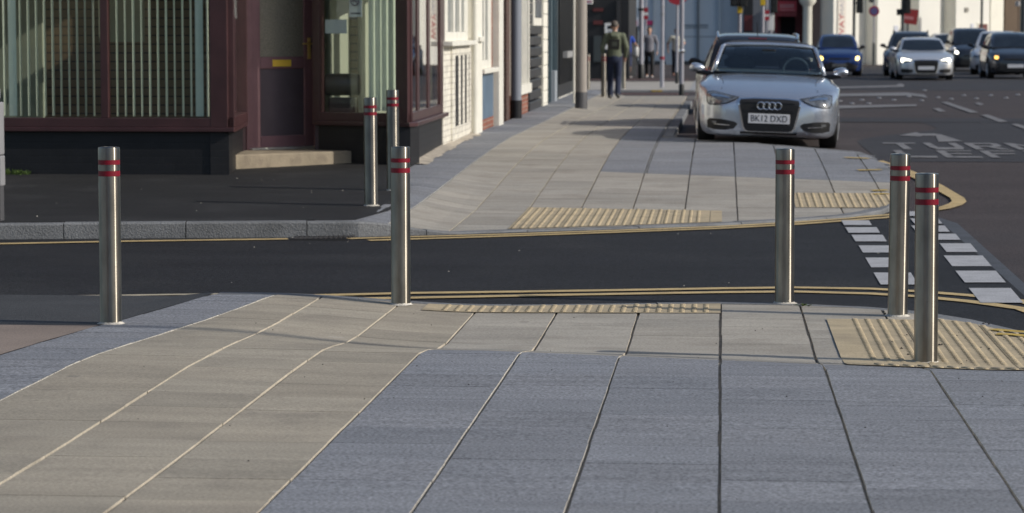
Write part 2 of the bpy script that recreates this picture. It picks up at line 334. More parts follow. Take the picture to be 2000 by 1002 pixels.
# side road, laid over the main road sheet
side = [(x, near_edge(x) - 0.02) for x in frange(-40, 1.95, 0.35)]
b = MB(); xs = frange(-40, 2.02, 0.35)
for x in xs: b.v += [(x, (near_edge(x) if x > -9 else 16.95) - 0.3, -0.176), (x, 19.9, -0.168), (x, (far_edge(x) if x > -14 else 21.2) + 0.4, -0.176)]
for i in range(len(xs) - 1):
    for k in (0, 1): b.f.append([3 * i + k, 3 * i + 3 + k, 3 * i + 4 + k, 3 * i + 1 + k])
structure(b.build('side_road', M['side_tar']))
b = MB(); b.poly([(1.98, 15.8, -0.1735), (2.1, 15.8, -0.1735), (2.16, 24.6, -0.1735), (2.02, 25.6, -0.1735)])
structure(b.build('road_seam', mat('seam_tar', (0.055, 0.06, 0.07), 0.75, var=0.3, scale=4, speck=0.4, bump=0.5)))
# newer dark tarmac on the main road
def patch(name, m, pix, dz=0.004, zf=z_road):
    b = MB(); P = [at(x, y, zf) for x, y in pix]; b.poly([(p.x, p.y, p.z + dz) for p in P]); return structure(b.build(name, m, fix=False))
def strip_sheet(name, m, x0f, x1f, ys, dz):
    b = MB()
    for y in ys: b.v += [(x0f(y), y, z_road(0, y) + dz), (x1f(y), y, z_road(0, y) + dz)]
    for i in range(len(ys) - 1): b.f.append([2 * i, 2 * i + 1, 2 * i + 3, 2 * i + 2])
    return structure(b.build(name, m))
strip_sheet('tarmac_patch', M['dark_tar'], lambda y: 1.9 + smooth(37.5, 44, y) * 1.6, lambda y: 14, frange(32.6, 47, 0.5), 0.004)
strip_sheet('tarmac_band', M['dark_tar'], lambda y: 1.5, lambda y: 30, frange(76, 118, 2.0), 0.004)
strip_sheet('tarmac_strip', M['dark_tar'], lambda y: 2.05, lambda y: 30, frange(47.0, 50, 0.5), 0.008)

# ---------------------------------------------------------------- paving slabs
def slabs(b, x0, x1, ys, ya, yb, zf, base, edge=(1.45, 1.42, 1.35), warm=(1, 1, 1), gap=0.0165, jit=0.0022):
    """one strip of flags between x0 and x1; ya/yb give the strip's ends at any x; returns nothing"""
    x0c, x1c = x0, x1
    for j in range(len(ys) - 1):
        dx = rnd.uniform(-jit, jit); dz = rnd.uniform(-0.0009, 0.0009); tl = rnd.uniform(-0.001, 0.001)
        sk = 0.0
        if callable(x0c): x0, x1 = x0c(ys[j]), x1c(ys[j]); sk, sk1 = x0c(ys[j + 1]) - x0, x1c(ys[j + 1]) - x1
        t = base * rnd.uniform(0.88, 1.09); wv = rnd.uniform(-0.008, 0.008)
        tint = (t * (1 + wv) * warm[0], t * warm[1], t * (1 - wv) * warm[2]); sidet = edge
        xa, xb = x0 + gap / 2 + dx, x1 - gap / 2 + dx
        y0, y1 = ys[j] + 0.0013, ys[j + 1] - 0.0013
        nx = 3; xs = [xa + (xb - xa) * i / nx for i in range(nx + 1)]
        lo = [max(y0, ya(x)) for x in xs]; hi = [min(y1, yb(x)) for x in xs]
        if all(h - l < 0.0015 for l, h in zip(lo, hi)): continue
        for i in range(nx):
            l0, h0, l1, h1 = lo[i], hi[i], lo[i + 1], hi[i + 1]
            if h0 - l0 < 0.001 and h1 - l1 < 0.001: continue
            h0 = max(h0, l0 + 0.001); h1 = max(h1, l1 + 0.001)
            q = [(xs[i], l0), (xs[i + 1], l1), (xs[i + 1], h1), (xs[i], h0)]
            if callable(x0c):
                s0, s1 = sk + (sk1 - sk) * i / nx, sk + (sk1 - sk) * (i + 1) / nx; q = [q[0], q[1], (xs[i + 1] + s1, h1), (xs[i] + s0, h0)]
            top = [(x, y, zf(x, y) + dz + tl * (x - x0)) for x, y in q]; bot = [(x, y, z - 0.022) for x, y, z in top]
            n = len(b.v); b.v += top + bot
            b.f.append([n, n + 1, n + 2, n + 3]); b.t.append(tint)
            sides = [(0, 1), (2, 3)] + ([(3, 0)] if i == 0 else []) + ([(1, 2)] if i == nx - 1 else [])
            for p, q2 in sides: b.f.append([n + p, n + 4 + p, n + 4 + q2, n + q2]); b.t.append(tint if p in (0, 2) else sidet)
def rows(y0, y1, pitch, off):
    ys = [y0]; y = y0 + off
    while y < y1 - 0.05: ys.append(y + rnd.uniform(-0.004, 0.004)); y += pitch
    return ys + [y1]
ls0 = lambda y: interp([(12, -3.6), (13.1, -3.57), (14.5, -3.49), (15.1, -3.43), (16.6, -3.27), (17, -3.22)], y)
ls1 = lambda y: interp([(11, -3.12), (13, -3.10), (14.5, -2.99), (16.5, -2.86), (17, -2.83)], y)
light, blue = MB(), MB()
KW = 0.14
NE = [-3.72, -3.07, -2.54, -2.03, -1.524, -1.016, -0.508, 0, 0.508, 1.016, 1.524, 2.03, 2.25]
kb = lambda x: near_edge(x) - KW
cut = lambda x: 13.53 - 0.13 * x
for i in range(len(NE) - 1):
    x0, x1 = NE[i], NE[i + 1]; r = rows(5.6, 17.4, 0.45 if i else 0.3, rnd.uniform(0.1, 0.4))
    if i == 0: slabs(blue, *[ ls0, ls1, r, lambda x: -9, kb, z_near, 1.0], edge=(2.4, 2.2, 1.8), gap=0.0135)
    elif i == 1: slabs(light, lambda y: ls1(y) - .003, lambda y: x1, r, lambda x: -9, kb, z_near, 0.98, warm=(1.0, 0.965, 0.895))
    elif i < 4: slabs(light, x0, x1, r, lambda x: -9, kb, z_near, 0.98, warm=(1.0, 0.965, 0.895))
    else:
        slabs(blue, *[ x0, x1, [y for y in r if y < 14.6], lambda x: -9, lambda x: min(cut(x), kb(x)), z_near, 1.0], edge=(2.4, 2.2, 1.8), gap=0.0135)
        slabs(light, x0, x1, [13.0] + [y for y in r if y > 13.1], lambda x: cut(x) + 0.006, kb, z_near, 1.02)
structure(light.build('light_paving', M['slab_light'], tints=True)); structure(blue.build('blue_paving', M['slab_blue'], tints=True))
flight, fblue = MB(), MB()
def fslabs(*a, **k): k['edge'] = (1.2, 1.18, 1.12) if a[0] is flight else (1.5, 1.45, 1.3); k['gap'] = 0.015; k['warm'] = (0.99, 1.0, 1.02) if a[0] is flight else (1, 1, 1); slabs(*a, **k)
FE = [-3.5, -2.87, -2.366, -1.862, -1.358, -0.854, -0.35, 0.154, 0.658, 1.162, 1.64, 1.95]
fk = lambda x: far_edge(x) + 0.15
for i in range(len(FE) - 1):
    x0, x1 = FE[i], FE[i + 1]; r = rows(22.6, 66, 0.45 if i else 0.3, rnd.uniform(0.1, 0.4))
    top = (lambda x: bay_edge(min(x, 1.69)) - 0.16) if x0 > -0.6 else (lambda x: 65.6)
    if i == 10:
        top = lambda x: 32.4 - max(0, (x - 1.80)) * 24
    if x0 < -0.8 and x1 > -0.8:
        pass
    bl = lambda x: 29.3 - 0.35 * x
    if i == 0: fslabs(fblue, *[ x0, x1, r, fk, top, z_far, 1.0], edge=(2.4, 2.2, 1.8))
    elif x0 < -1.4: fslabs(flight, x0, x1, r, fk, top, z_far, 1.0)
    else:
        fslabs(flight, x0, x1, r, fk, lambda x: min(bl(x) - 0.006, top(x)), z_far, 1.02)
        if i == 5:
            fslabs(fblue, *[ x0, -0.83, r, lambda x: max(bl(x), fk(x)), lambda x: 41, z_far, 1.0], edge=(2.4, 2.2, 1.8))
            fslabs(flight, x0, -0.83, r, lambda x: 41.006, lambda x: 60, z_far, 1.0)
            fslabs(fblue, *[ -0.83, x1, r, lambda x: max(bl(x), fk(x)), lambda x: 36.3 if x < -0.6 else bay_edge(x) - 0.16, z_far, 1.0], edge=(2.4, 2.2, 1.8))
        elif i == 4:
            fslabs(fblue, *[ x0, x1, r, lambda x: max(bl(x), fk(x)), lambda x: 41, z_far, 1.0], edge=(2.4, 2.2, 1.8))
            fslabs(flight, x0, x1, r, lambda x: 41.006, lambda x: 65.6, z_far, 1.0)
        else: fslabs(fblue, *[ x0, x1, r, lambda x: max(bl(x), fk(x)), top, z_far, 1.0], edge=(2.4, 2.2, 1.8))
structure(flight.build('far_light_paving', M['slab_light'], tints=True)); structure(fblue.build('far_blue_paving', M['slab_blue'], tints=True))
# mortar beds under the flags (recessed joints)
def bed(name, x0, x1, ya, yb, zf, dz=-0.0135, st=0.35):
    b = MB(); xs = frange(x0, x1, 0.25)
    for i in range(len(xs) - 1):
        xa, xb = xs[i], xs[i + 1]; lo = min(ya(xa), ya(xb)); hi = max(yb(xa), yb(xb))
        yy = frange(lo, hi, st)
        for j in range(len(yy) - 1):
            q = []
            for x, y in ((xa, yy[j]), (xb, yy[j]), (xb, yy[j + 1]), (xa, yy[j + 1])):
                y = min(max(y, ya(x)), yb(x)); q.append((x, y, zf(x, y) + dz))
            b.poly(q)
    bm_o = b.build(name, M['mortar']); return structure(bm_o)
bed('paving_bed', -3.3, 2.06, lambda x: 5.6, lambda x: max(5.7, near_edge(x) - 0.1), z_near)
bed('far_paving_bed', -3.52, -0.62, lambda x: far_edge(x) + 0.1, lambda x: 65.6 if x < -0.72 else 36.5, z_far)
bed('far_corner_bed', -0.62, 1.94, lambda x: far_edge(x) + 0.1, lambda x: max(far_edge(x) + 0.11, min(bay_edge(x) - 0.1, 32.5 - max(0, x - 1.76) * 20)), z_far)

# ---------------------------------------------------------------- kerbs
def offset(line, d):
    out = []
    for i, p in enumerate(line):
        a = Vector(line[max(i - 1, 0)]); c = Vector(line[min(i + 1, len(line) - 1)]); t = (c - a).normalized()
        out.append((p[0] - t.y * d, p[1] + t.x * d))
    return out
def resample(line, st):
    pts = [Vector(p) for p in line]; out = [pts[0]]; acc = 0
    for a, c in zip(pts, pts[1:]):
        L = (c - a).length; n = max(1, round(L / st))
        for k in range(1, n + 1): out.append(a + (c - a) * k / n)
    return [(p.x, p.y) for p in out]
def kerb(name, line, width, side, zf, stone=0.9, mtl='granite', lift=0.0, gapw=0.008):
    line = resample(line, 0.15); inner = offset(line, side * width); b = MB(); acc = 0; t = 1.0; rg = random.Random(3)
    d = [0]
    for a, c in zip(line, line[1:]): d.append(d[-1] + math.dist(a, c))
    k0 = 0
    i = 0
    while i < len(line) - 1:
        j = i + 1
        while j < len(line) - 1 and d[j] - d[i] < stone - 0.05: j += 1
        t = rg.uniform(0.88, 1.1); hz = rg.uniform(-0.003, 0.003)
        n = len(b.v); seg = list(range(i, j + 1))
        for q, k in enumerate(seg):
            o_, n_ = Vector(line[k]), Vector(inner[k])
            if q == 0 or q == len(seg) - 1:
                other = Vector(line[seg[1]] if q == 0 else line[seg[-2]]); dd = (other - o_).normalized() * gapw / 2; o_ += dd; n_ += dd
            zi = zf(n_.x, n_.y) + hz; sd = (o_ - n_).normalized() * 0.012; zt = zf(n_.x, n_.y) + hz + lift
            e = o_ - sd
            b.v += [(n_.x, n_.y, zi - 0.2), (n_.x, n_.y, zi), (e.x, e.y, zt), (o_.x, o_.y, zt - 0.014), (o_.x, o_.y, zi - 0.3)]
        for q in range(len(seg) - 1):
            for s_ in range(4): b.f.append([n + q * 5 + s_, n + q * 5 + s_ + 1, n + q * 5 + s_ + 6, n + q * 5 + s_ + 5]); b.t.append((t, t, t))
        b.f.append([n + s_ for s_ in range(5)]); b.t.append((t, t, t)); b.f.append([n + (len(seg) - 1) * 5 + s_ for s_ in range(5)]); b.t.append((t, t, t))
        i = j
    return structure(b.build(name, M[mtl], tints=True))
kerb('near_kerb', [(-3.22, 16.9)] + NEAR_K[2:], KW, -1, z_near)
kerb('far_kerb', FAR_K, 0.15, 1, z_far, stone=1.0)
kerb('bay_kerb', BAY_K, 0.15, 1, z_far)

# tarmac footway in front of the corner shop, tarmac apron and concrete slab on the near left
b = MB(); xs = frange(-14, -3.0, 0.25)
def tar_r(y): return interp([(22.7, -3.16), (24.6, -2.95), (25.0, -3.1), (29.4, -3.5), (34, -3.52)], y)
for x in xs:
    for y in [far_edge(x) + 0.15] + frange(23.4, 33, 0.6): b.v.append((min(x, tar_r(y)), y, z_far(min(x, tar_r(y)), y) + 0.003))
nn = len(b.v) // len(xs)
for i in range(len(xs) - 1):
    for j in range(nn - 1): a = i * nn + j; b.f.append([a, a + nn, a + nn + 1, a + 1])
structure(b.build('tarmac_footway', M['foot_tar']))
def lfill(y0, y1):
    b = MB()
    for y in frange(y0, y1, .15): b.v += [(ls0(y) - .0, y, z_near(ls0(y), y) + .001), (ls0(y) - .3, y, z_near(-3.6, y) - .03 * smooth(15.6, 16.8, y)), (-9, y, z_near(-3.6, y) - .012 - .022 * smooth(15.6, 16.8, y))]
    for i in range(len(b.v) // 3 - 1): b.f += [[3 * i + k, 3 * i + k + 1, 3 * i + k + 4, 3 * i + k + 3] for k in (0, 1)]
    return b
b = lfill(14.62, 16.93)
structure(b.build('tarmac_apron', M['foot_tar_old'])); b = lfill(10.5, 14.615)
structure(b.build('concrete_slab', M['pink_conc']))
b = MB()
for k in range(16):      # sandy grit swept against the shop fronts
    y = 30.2 + k * 0.45; wv = 0.10 + 0.07 * rnd.random()
    b.poly([(-3.56, y, z_far(-3.5, y) + 0.03), (-3.5 + wv, y, z_far(-3.4, y) + 0.004), (-3.5 + 0.1 + 0.07 * rnd.random(), y + 0.45, z_far(-3.4, y + .45) + 0.004), (-3.56, y + 0.45, z_far(-3.5, y + .45) + 0.03)])
structure(b.build('wall_foot_mortar', M['rubble']))

# ---------------------------------------------------------------- blister paving
def blister(name, x0, x1, ya, yb, zf, xstart, pitch=0.074, xend=None, lift=0.005):
    b = MB(); tile = pitch * 6; xs = []; x = x0
    while x < x1 - .05: xs += [(x + k * tile / 4 + (.0025 if k == 0 else 0), min(x1, x + (k + 1) * tile / 4 - (.0025 if k == 3 else 0))) for k in range(4) if x + k * tile / 4 < x1 - .02]; x += tile
    for xa, xb in xs:
        lo = [ya(xa), ya(xb)]; hi = [max(yb(xa), lo[0] + .001), max(yb(xb), lo[1] + .001)]; k = 8
        for j in range(k):
            q = [(xa, lo[0] + (hi[0] - lo[0]) * j / k), (xb, lo[1] + (hi[1] - lo[1]) * j / k), (xb, lo[1] + (hi[1] - lo[1]) * (j + 1) / k), (xa, lo[0] + (hi[0] - lo[0]) * (j + 1) / k)]
            b.poly([(x, y, zf(x, y) + lift) for x, y in q])
    x = xstart
    while x < (xend or x1) - 0.02:
        y = ya(x) + 0.05
        while y < yb(x) - 0.03:
            z = zf(x, y) + lift; n = len(b.v); r = rnd.uniform(0.95, 1.05); K = 8
            for rad, h in ((0.019, -0.001), (0.0165, 0.005), (0.012, 0.0075)):
                for q in range(K): b.v.append((x + rad * r * math.cos(q * 2 * math.pi / K), y + rad * r * math.sin(q * 2 * math.pi / K), z + h))
            for l in range(2):
                for q in range(K): b.f.append([n + l * K + q, n + l * K + (q + 1) % K, n + (l + 1) * K + (q + 1) % K, n + (l + 1) * K + q])
            b.f.append([n + 2 * K + q for q in range(K)])
            y += pitch
        x += pitch
    return structure(b.build(name, M['tactile'], fix=False))
blister('blister_paving', 0.64, 2.06, lambda x: cut(x) + 0.02, lambda x: min(16.2, near_edge(x) - 0.34), z_near, 0.81, lift=.006)
blister('blister_paving_strip', -1.86, 0.0, lambda x: 16.5 + 0.12 * x * 0.5, lambda x: near_edge(x) - KW - 0.01, z_near, -1.72)
blister('far_blister_paving', -1.88, 0.02, lambda x: far_edge(x) + 0.17, lambda x: 25.85 - 0.12 * (x + 1.8), z_far, -1.84, xend=-0.18)
blister('far_corner_blister', 0.72, 1.88, lambda x: max(26.0, far_edge(x) + 0.2), lambda x: max(27.45, far_edge(x) + 0.21), z_far, 0.78)

# ---------------------------------------------------------------- painted lines
def ribbon(b, pts, width, zf, dz):
    pts = [Vector((p.x, p.y)) for p in pts]; fine = [pts[0]]
    for a, c in zip(pts, pts[1:]):
        n = max(1, int((c - a).length / 0.25))
        for k in range(1, n + 1): fine.append(a + (c - a) * k / n)
    n = len(b.v); wl = width if callable(width) else (lambda t: width)
    for i, p in enumerate(fine):
        t = (fine[min(i + 1, len(fine) - 1)] - fine[max(i - 1, 0)]).normalized(); s = Vector((-t.y, t.x)) * wl(i / len(fine)) / 2
        for q in (p + s, p - s): b.v.append((q.x, q.y, zf(q.x, q.y) + dz))
    for i in range(len(fine) - 1): b.f.append([n + 2 * i, n + 2 * i + 1, n + 2 * i + 3, n + 2 * i + 2])
zr = lambda x, y: z_road(x, y) + (0.012 if y < 26 else 0)
def line_obj(name, m, lines, width, dz=0.012):
    b = MB()
    for L in lines: ribbon(b, [at(x, y, z_road) if y > 40 else Vector((x, y, 0)) for x, y in L], width, z_road, dz)
    return structure(b.build(name, m))
line_obj('near_yellow_lines', M['yellow_paint'], [
    [(545, 582), (640, 580), (800, 576), (1000, 573.5), (1200, 570.5), (1400, 567), (1550, 565), (1700, 567.5), (1800, 573), (1900, 581), (2000, 592), (2.36, 15.9), (2.62, 14.6), (2.74, 13), (2.78, 10), (2.78, -6)],
    [(640, 588), (760, 586), (900, 583.5), (1100, 579.5), (1400, 574.5), (1550, 573), (1700, 577), (1800, 583), (1900, 593), (2000, 607), (2.16, 15.7), (2.42, 14.4), (2.53, 13), (2.57, 10), (2.57, -6)]], 0.13, 0.014)
line_obj('faded_yellow_line', M['cream_line'], [[(148, 582), (440, 577.5)]], 0.09, 0.014)
line_obj('far_yellow_line', M['yellow_paint'], [[(-60, 480.5), (0, 479), (250, 474), (420, 471.5), (562, 469.5)]], 0.13, 0.014)
line_obj('far_double_yellow', M['yellow_paint'], [
    [(680, 469), (760, 466.5), (1000, 460), (1200, 453), (1400, 445.5), (1550, 437), (1735, 422), (1800, 415.5), (1845, 409), (1868, 402), (1876, 396), (1872, 389), (1830, 364), (1775, 337), (1716, 316)],
    [(720, 472.5), (1000, 463.5), (1200, 456.5), (1400, 449), (1550, 441), (1735, 427), (1800, 419.5)]], 0.12, 0.014)
line_obj('corner_yellow_band', M['yellow_paint'], [[(1800, 415), (1838, 408), (1858, 401), (1864, 396), (1860, 389), (1815, 364), (1765, 339), (1712, 318)]], 0.05, 0.018)
# give-way dashes across the mouth of the side road
b = MB()
for y, y1, xa, xb in ((433.5, 443, 1643, 1697), (447, 458, 1651, 1712), (462, 475, 1663, 1724), (483, 497, 1677, 1742), (507, 526, 1690, 1758), (536.5, 560, 1706, 1779)):
    A, B, Cc, D = at(xa, y), at(xb, y), at(xb + (y1 - y) * 0.62, y1), at(xa + (y1 - y) * 0.6, y1)
    b.poly([(p.x, p.y, p.z + 0.016) for p in (A, B, Cc, D)])
for y, y1, xa, xb in ((416, 425, 1765, 1812), (430, 440, 1778, 1832), (444, 456, 1780, 1845), (460, 472, 1800, 1866), (479, 496, 1835, 1895), (503, 524, 1843, 1919), (533, 556, 1866, 1945), (567, 596, 1892, 1974)):
    A, B, Cc, D = at(xa, y), at(xb, y), at(xb + (y1 - y) * 0.85, y1), at(xa + (y1 - y) * 0.8, y1)
    b.poly([(p.x, p.y, p.z + 0.0165) for p in (A, B, Cc, D)])
structure(b.build('give_way_dashes', M['white_paint']))
# TURN LEFT lettering, stretched along the road
GL = {'T': [[(0, 1), (1, 1), (1, .84), (0, .84)], [(.38, .84), (.62, .84), (.62, 0), (.38, 0)]],
      'U': [[(0, 1), (.24, 1), (.24, .3), (0, .3)], [(.76, 1), (1, 1), (1, .3), (.76, .3)], [(0, .3), (1, .3), (.86, 0), (.14, 0)]],
      'R': [[(0, 0), (.24, 0), (.24, 1), (0, 1)], [(.24, 1), (.85, 1), (1, .88), (1, .84), (.24, .84)], [(.76, .84), (1, .84), (1, .58), (.76, .58)], [(.24, .58), (1, .58), (.86, .42), (.24, .42)], [(.45, .42), (.72, .42), (1, 0), (.75, 0)]],
      'N': [[(0, 0), (.24, 0), (.24, 1), (0, 1)], [(.76, 0), (1, 0), (1, 1), (.76, 1)], [(.24, 1), (.76, .3), (.76, 0), (.24, .7)]],
      'L': [[(0, .16), (.24, .16), (.24, 1), (0, 1)], [(0, 0), (1, 0), (1, .16), (0, .16)]],
      'E': [[(0, 0), (.24, 0), (.24, 1), (0, 1)], [(.24, 1), (1, 1), (1, .86), (.24, .86)], [(.24, .58), (.85, .58), (.85, .44), (.24, .44)], [(.24, .14), (1, .14), (1, 0), (.24, 0)]],
      'F': [[(0, 0), (.24, 0), (.24, 1), (0, 1)], [(.24, 1), (1, 1), (1, .86), (.24, .86)], [(.24, .6), (.85, .6), (.85, .45), (.24, .45)]]}
b = MB()
for word, y0, y1 in (('TURN', 35.3, 37.3), ('LEFT', 33.2, 35.0)):
    for k, ch in enumerate(word):
        for P in GL[ch]: b.poly([(2.22 + 0.555 * k + 0.45 * x, y0 + (y1 - y0) * y, z_road(0, y0 + (y1 - y0) * y) + 0.012) for x, y in P])
structure(b.build('turn_left_marking', M['worn_paint']))
b = MB()
for P in ([(1755, 266), (1789, 259.5), (1797, 262), (1800, 268)], [(1797, 262.2), (1826, 262), (1832, 266.5), (1799.5, 266.5)], [(1826, 262.5), (1838, 264), (1881, 277.5), (1833, 278.3)]):
    b.poly([tuple(at(x, y) + Vector((0, 0, 0.012))) for x, y in P])
structure(b.build('left_arrow_marking', M['worn_paint']))
b = MB()
for P in ([(1600, 185), (1770, 181.5), (1806, 186), (1812, 192), (1780, 188), (1600, 189.5)], [(1600, 171.5), (1750, 167.5), (1757, 164), (1766, 166), (1765, 170.5), (1600, 174.5)],
          [(1838, 201), (1850, 200.2), (1911, 220.5), (1896, 222)], [(1915, 226), (1928, 225), (1969, 239), (1951, 240)], [(1975, 244), (1986, 243.3), (2040, 260), (2020, 262)],
          [(1822, 213.5), (1834, 212.5), (1848, 219), (1834, 219.5)], [(1903, 203), (1912, 201), (1922, 205), (1914, 207)], [(1600, 208.5), (1650, 207), (1790, 205), (1790, 208.5), (1650, 213), (1600, 215)]):
    b.poly([tuple(at(x, y) + Vector((0, 0, 0.016))) for x, y in P])
structure(b.build('lane_markings', M['worn_paint']))
# yellow survey spray on the flags
b = MB()
for pts, zf in (([(1703, 374), (1734, 373)], z_far), ([(1706, 381), (1735, 380)], z_far), ([(1650, 309), (1698, 311)], z_far), ([(1675, 334), (1722, 333)], z_far),
                ([(1938, 647), (1972, 650), (2010, 653)], z_near), ([(1946, 656), (1985, 658), (2010, 661)], z_near)):
    ribbon(b, [at(x, y, zf) for x, y in pts], 0.09 if zf is z_near else 0.10, zf, 0.0135 if zf is z_near else 0.012)
structure(b.build('spray_marks', M['spray']))
# grit and leaf crumbs
def crumbs(name, spots, m):
    b = MB()
    for x, y, z, r in spots:
        n = len(b.v); a0 = rnd.random() * 6
        for k in range(5): b.v.append((x + r * rnd.uniform(.6, 1.2) * math.cos(a0 + k * 1.257), y + r * rnd.uniform(.6, 1.2) * math.sin(a0 + k * 1.257), z))
        b.v.append((x, y, z + r * 0.8))
        for k in range(5): b.f.append([n + k, n + (k + 1) % 5, n + 5])
    o = b.build(name, m); o['kind'] = 'stuff'; o['label'] = 'small dark crumbs of grit scattered on the paving' if 'dark' in name else 'pale specks of litter scattered on the tarmac'; o['category'] = 'grit'; return o
sp = []
for _ in range(75):
    x, y = rnd.uniform(-3, 2.1), rnd.uniform(9, 16.8)
    if y < near_edge(x) - 0.15: sp.append((x, y, z_near(x, y) + 0.002, rnd.uniform(0.002, 0.006)))
for _ in range(60):
    x, y = rnd.uniform(0.9, 2.0), rnd.uniform(13.6, 16.6)
    if y < near_edge(x): sp.append((x, y, z_near(x, y) + 0.006, rnd.uniform(0.004, 0.012)))
crumbs('dark_grit', sp, mat('grit', (0.02, 0.015, 0.012), 0.9))
sp = []
for _ in range(28):
    x, y = rnd.uniform(-6.5, 1.9), rnd.uniform(17.2, 23.6)
    if near_edge(x) < y < far_edge(x): sp.append((x, y, -0.165, rnd.uniform(0.003, 0.009)))
for _ in range(16): x, y = rnd.uniform(-6.5, -3.6), rnd.uniform(22.9, 28); sp.append((x, y, z_far(x, y) + 0.004, rnd.uniform(0.003, 0.01)))
crumbs('pale_grit', sp, mat('pale_grit', (0.4, 0.38, 0.33), 0.9))
# ================================================================== BOLLARDS
def bollard_parts(root, detail=48):
    r = 0.0615
    b = MB(); b.lathe([(r, 0), (r, 0.832), (r - .002, 0.8325), (r - .002, 0.8695), (r, 0.87), (r, 0.898), (r - .002, 0.8985), (r - .002, 0.9285), (r, 0.929), (r, 0.992), (r - .001, 0.9965), (r - 0.005, 0.999), (r - .012, 1.0), (0.001, 1.0)], detail)
    b.build('post', M['steel'], root, True, False)
    for z0, z1 in ((0.8365, 0.866), (0.9015, 0.927)):
        MB().lathe([(r - .0025, z0), (r - .0003, z0), (r - .0003, z1), (r - .0025, z1)], detail).build('red_band', M['red_band'], root, True, False)
    b = MB(); n = 24; pr = [(r + .014, 0.0005), (r + .008, 0.004), (r + .003, 0.010), (r - .004, 0.017)]
    for k, (rr, h) in enumerate(pr):
        for i in range(n):
            a = 2 * math.pi * i / n; q = rr + (rnd.uniform(-.010, .014) if k == 0 else rnd.uniform(-.003, .003)); b.v.append((q * math.cos(a), q * math.sin(a), h))
    for k in range(3):
        for i in range(n): b.f.append([k * n + i, k * n + (i + 1) % n, (k + 1) * n + (i + 1) % n, (k + 1) * n + i])
    b.build('cement_collar', M['cement'], root, True, False)
GB = 'stainless steel bollards around the crossing'
BOL = [(217, 632, z_near, 'steel bollard with two red bands on the blue paving strip beside the black tarmac apron'),
       (783, 595, z_near, 'steel bollard standing on the near kerb at the left end of the buff blister strip'),
       (1532, 592.5, z_near, 'steel bollard on the near kerb between the blister strip and the wide blister square'),
       (1753, 617, z_near, 'steel bollard at the far edge of the wide buff blister square by the yellow lines'),
       (1808, 709, z_near, 'nearest steel bollard, where the buff blister square meets the blue paving'),
       (725, 402, z_far, 'steel bollard on the blue strip at the far kerb, in front of the shop step'),
       (768, 372, z_far, 'steel bollard on the far blue strip, closer to the shop corner than its neighbour')]
proto = None
for px, py, zf, lab in BOL:
    p = at(px, py, zf)
    if proto is None:
        proto = thing('steel_bollard', lab, 'bollard', p, 0.3, GB); bollard_parts(proto)
    else:
        o = dup(proto, p, rnd.random() * 6, lab); o.rotation_euler[0] = rnd.uniform(-.008, .008); o.rotation_euler[1] = rnd.uniform(-.008, .008)

# ================================================================== CORNER SHOP
M['maroon'] = mat('maroon', (0.052, 0.021, 0.022), 0.4, var=0.2, scale=4, coat=0.15)
M['maroon_dark'] = mat('maroon_dark', (0.045, 0.024, 0.028), 0.45, var=0.2, scale=4)
M['black_brick'] = brick_mat('black_brick', (0.007, 0.007, 0.009), (0.009, 0.009, 0.011), (0.006, 0.006, 0.007), 0.7, 0.5, 'S', 0.35)
M['upper_brick'] = brick_mat('upper_brick', (0.22, 0.08, 0.05), (0.28, 0.11, 0.07), (0.35, 0.32, 0.28), 1.0, 0.85, 'S')
M['red_brick'] = brick_mat('red_brick', (0.20, 0.065, 0.04), (0.27, 0.095, 0.055), (0.3, 0.26, 0.22), 1.0, 0.85, 'S')
M['brown_brick'] = brick_mat('brown_brick', (0.075, 0.04, 0.03), (0.10, 0.055, 0.04), (0.1, 0.08, 0.07), 1.0, 0.85, 'S')
M['white_brick'] = brick_mat('white_brick', (0.66, 0.63, 0.55), (0.7, 0.67, 0.58), (0.5, 0.47, 0.41), 1.0, 0.7, 'S', 0.9)
M['white_wood'] = mat('white_wood', (0.72, 0.70, 0.62), 0.5, var=0.1, scale=4)
M['cream_render'] = mat('cream_render', (0.74, 0.72, 0.63), 0.8, var=0.08, scale=1.5, stain=0.2, stain_scale=1.5)
M['blue_board'] = mat('blue_board', (0.10, 0.15, 0.21), 0.5, var=0.2, scale=3, stain=0.3, stain_scale=4, stain_col=(0.18, 0.22, 0.26))
M['teal_board'] = mat('teal_board', (0.035, 0.06, 0.075), 0.5, var=0.2, scale=3)
M['black_board'] = mat('black_board', (0.012, 0.012, 0.014), 0.4, var=0.2, scale=3)
M['slate'] = mat('slate', (0.06, 0.06, 0.07), 0.7, var=0.2, scale=3, bump=0.4)
M['gold'] = mat('gold', (0.85, 0.6, 0.2), 0.35, 0.4)
M['brass_paint'] = mat('brass_paint', (0.95, 0.62, 0.08), 0.4, 0.0)
M['glass'] = glass_mat('glass')
M['frost'] = mat('frost', (0.27, 0.245, 0.19), 0.35, speck=0.3, speck_scale=90, bump=0.6, bump_scale=60)
M['dark_pane'] = mat('dark_pane', (0.012, 0.015, 0.018), 0.08, spec=0.6)
M['pale_pane'] = mat('pale_pane', (0.16, 0.18, 0.19), 0.12, var=0.3, scale=2)
M['blind'] = mat('blind', (0.80, 0.85, 0.70), 0.8, var=0.06, scale=6)
M['cream_reflect_blind'] = mat('cream_reflect_blind', (0.66, 0.62, 0.5), 0.8, var=0.1, scale=6)
M['stone_step'] = mat('stone_step', (0.27, 0.225, 0.16), 0.85, var=0.2, scale=5, stain=0.6, stain_scale=6, stain_col=(0.14, 0.11, 0.085), bump=0.5, bump_scale=40)
M['interior'] = mat('interior', (0.25, 0.27, 0.20), 0.9, var=0.1, scale=1)
M['carpet'] = mat('carpet', (0.06, 0.05, 0.045), 0.9)
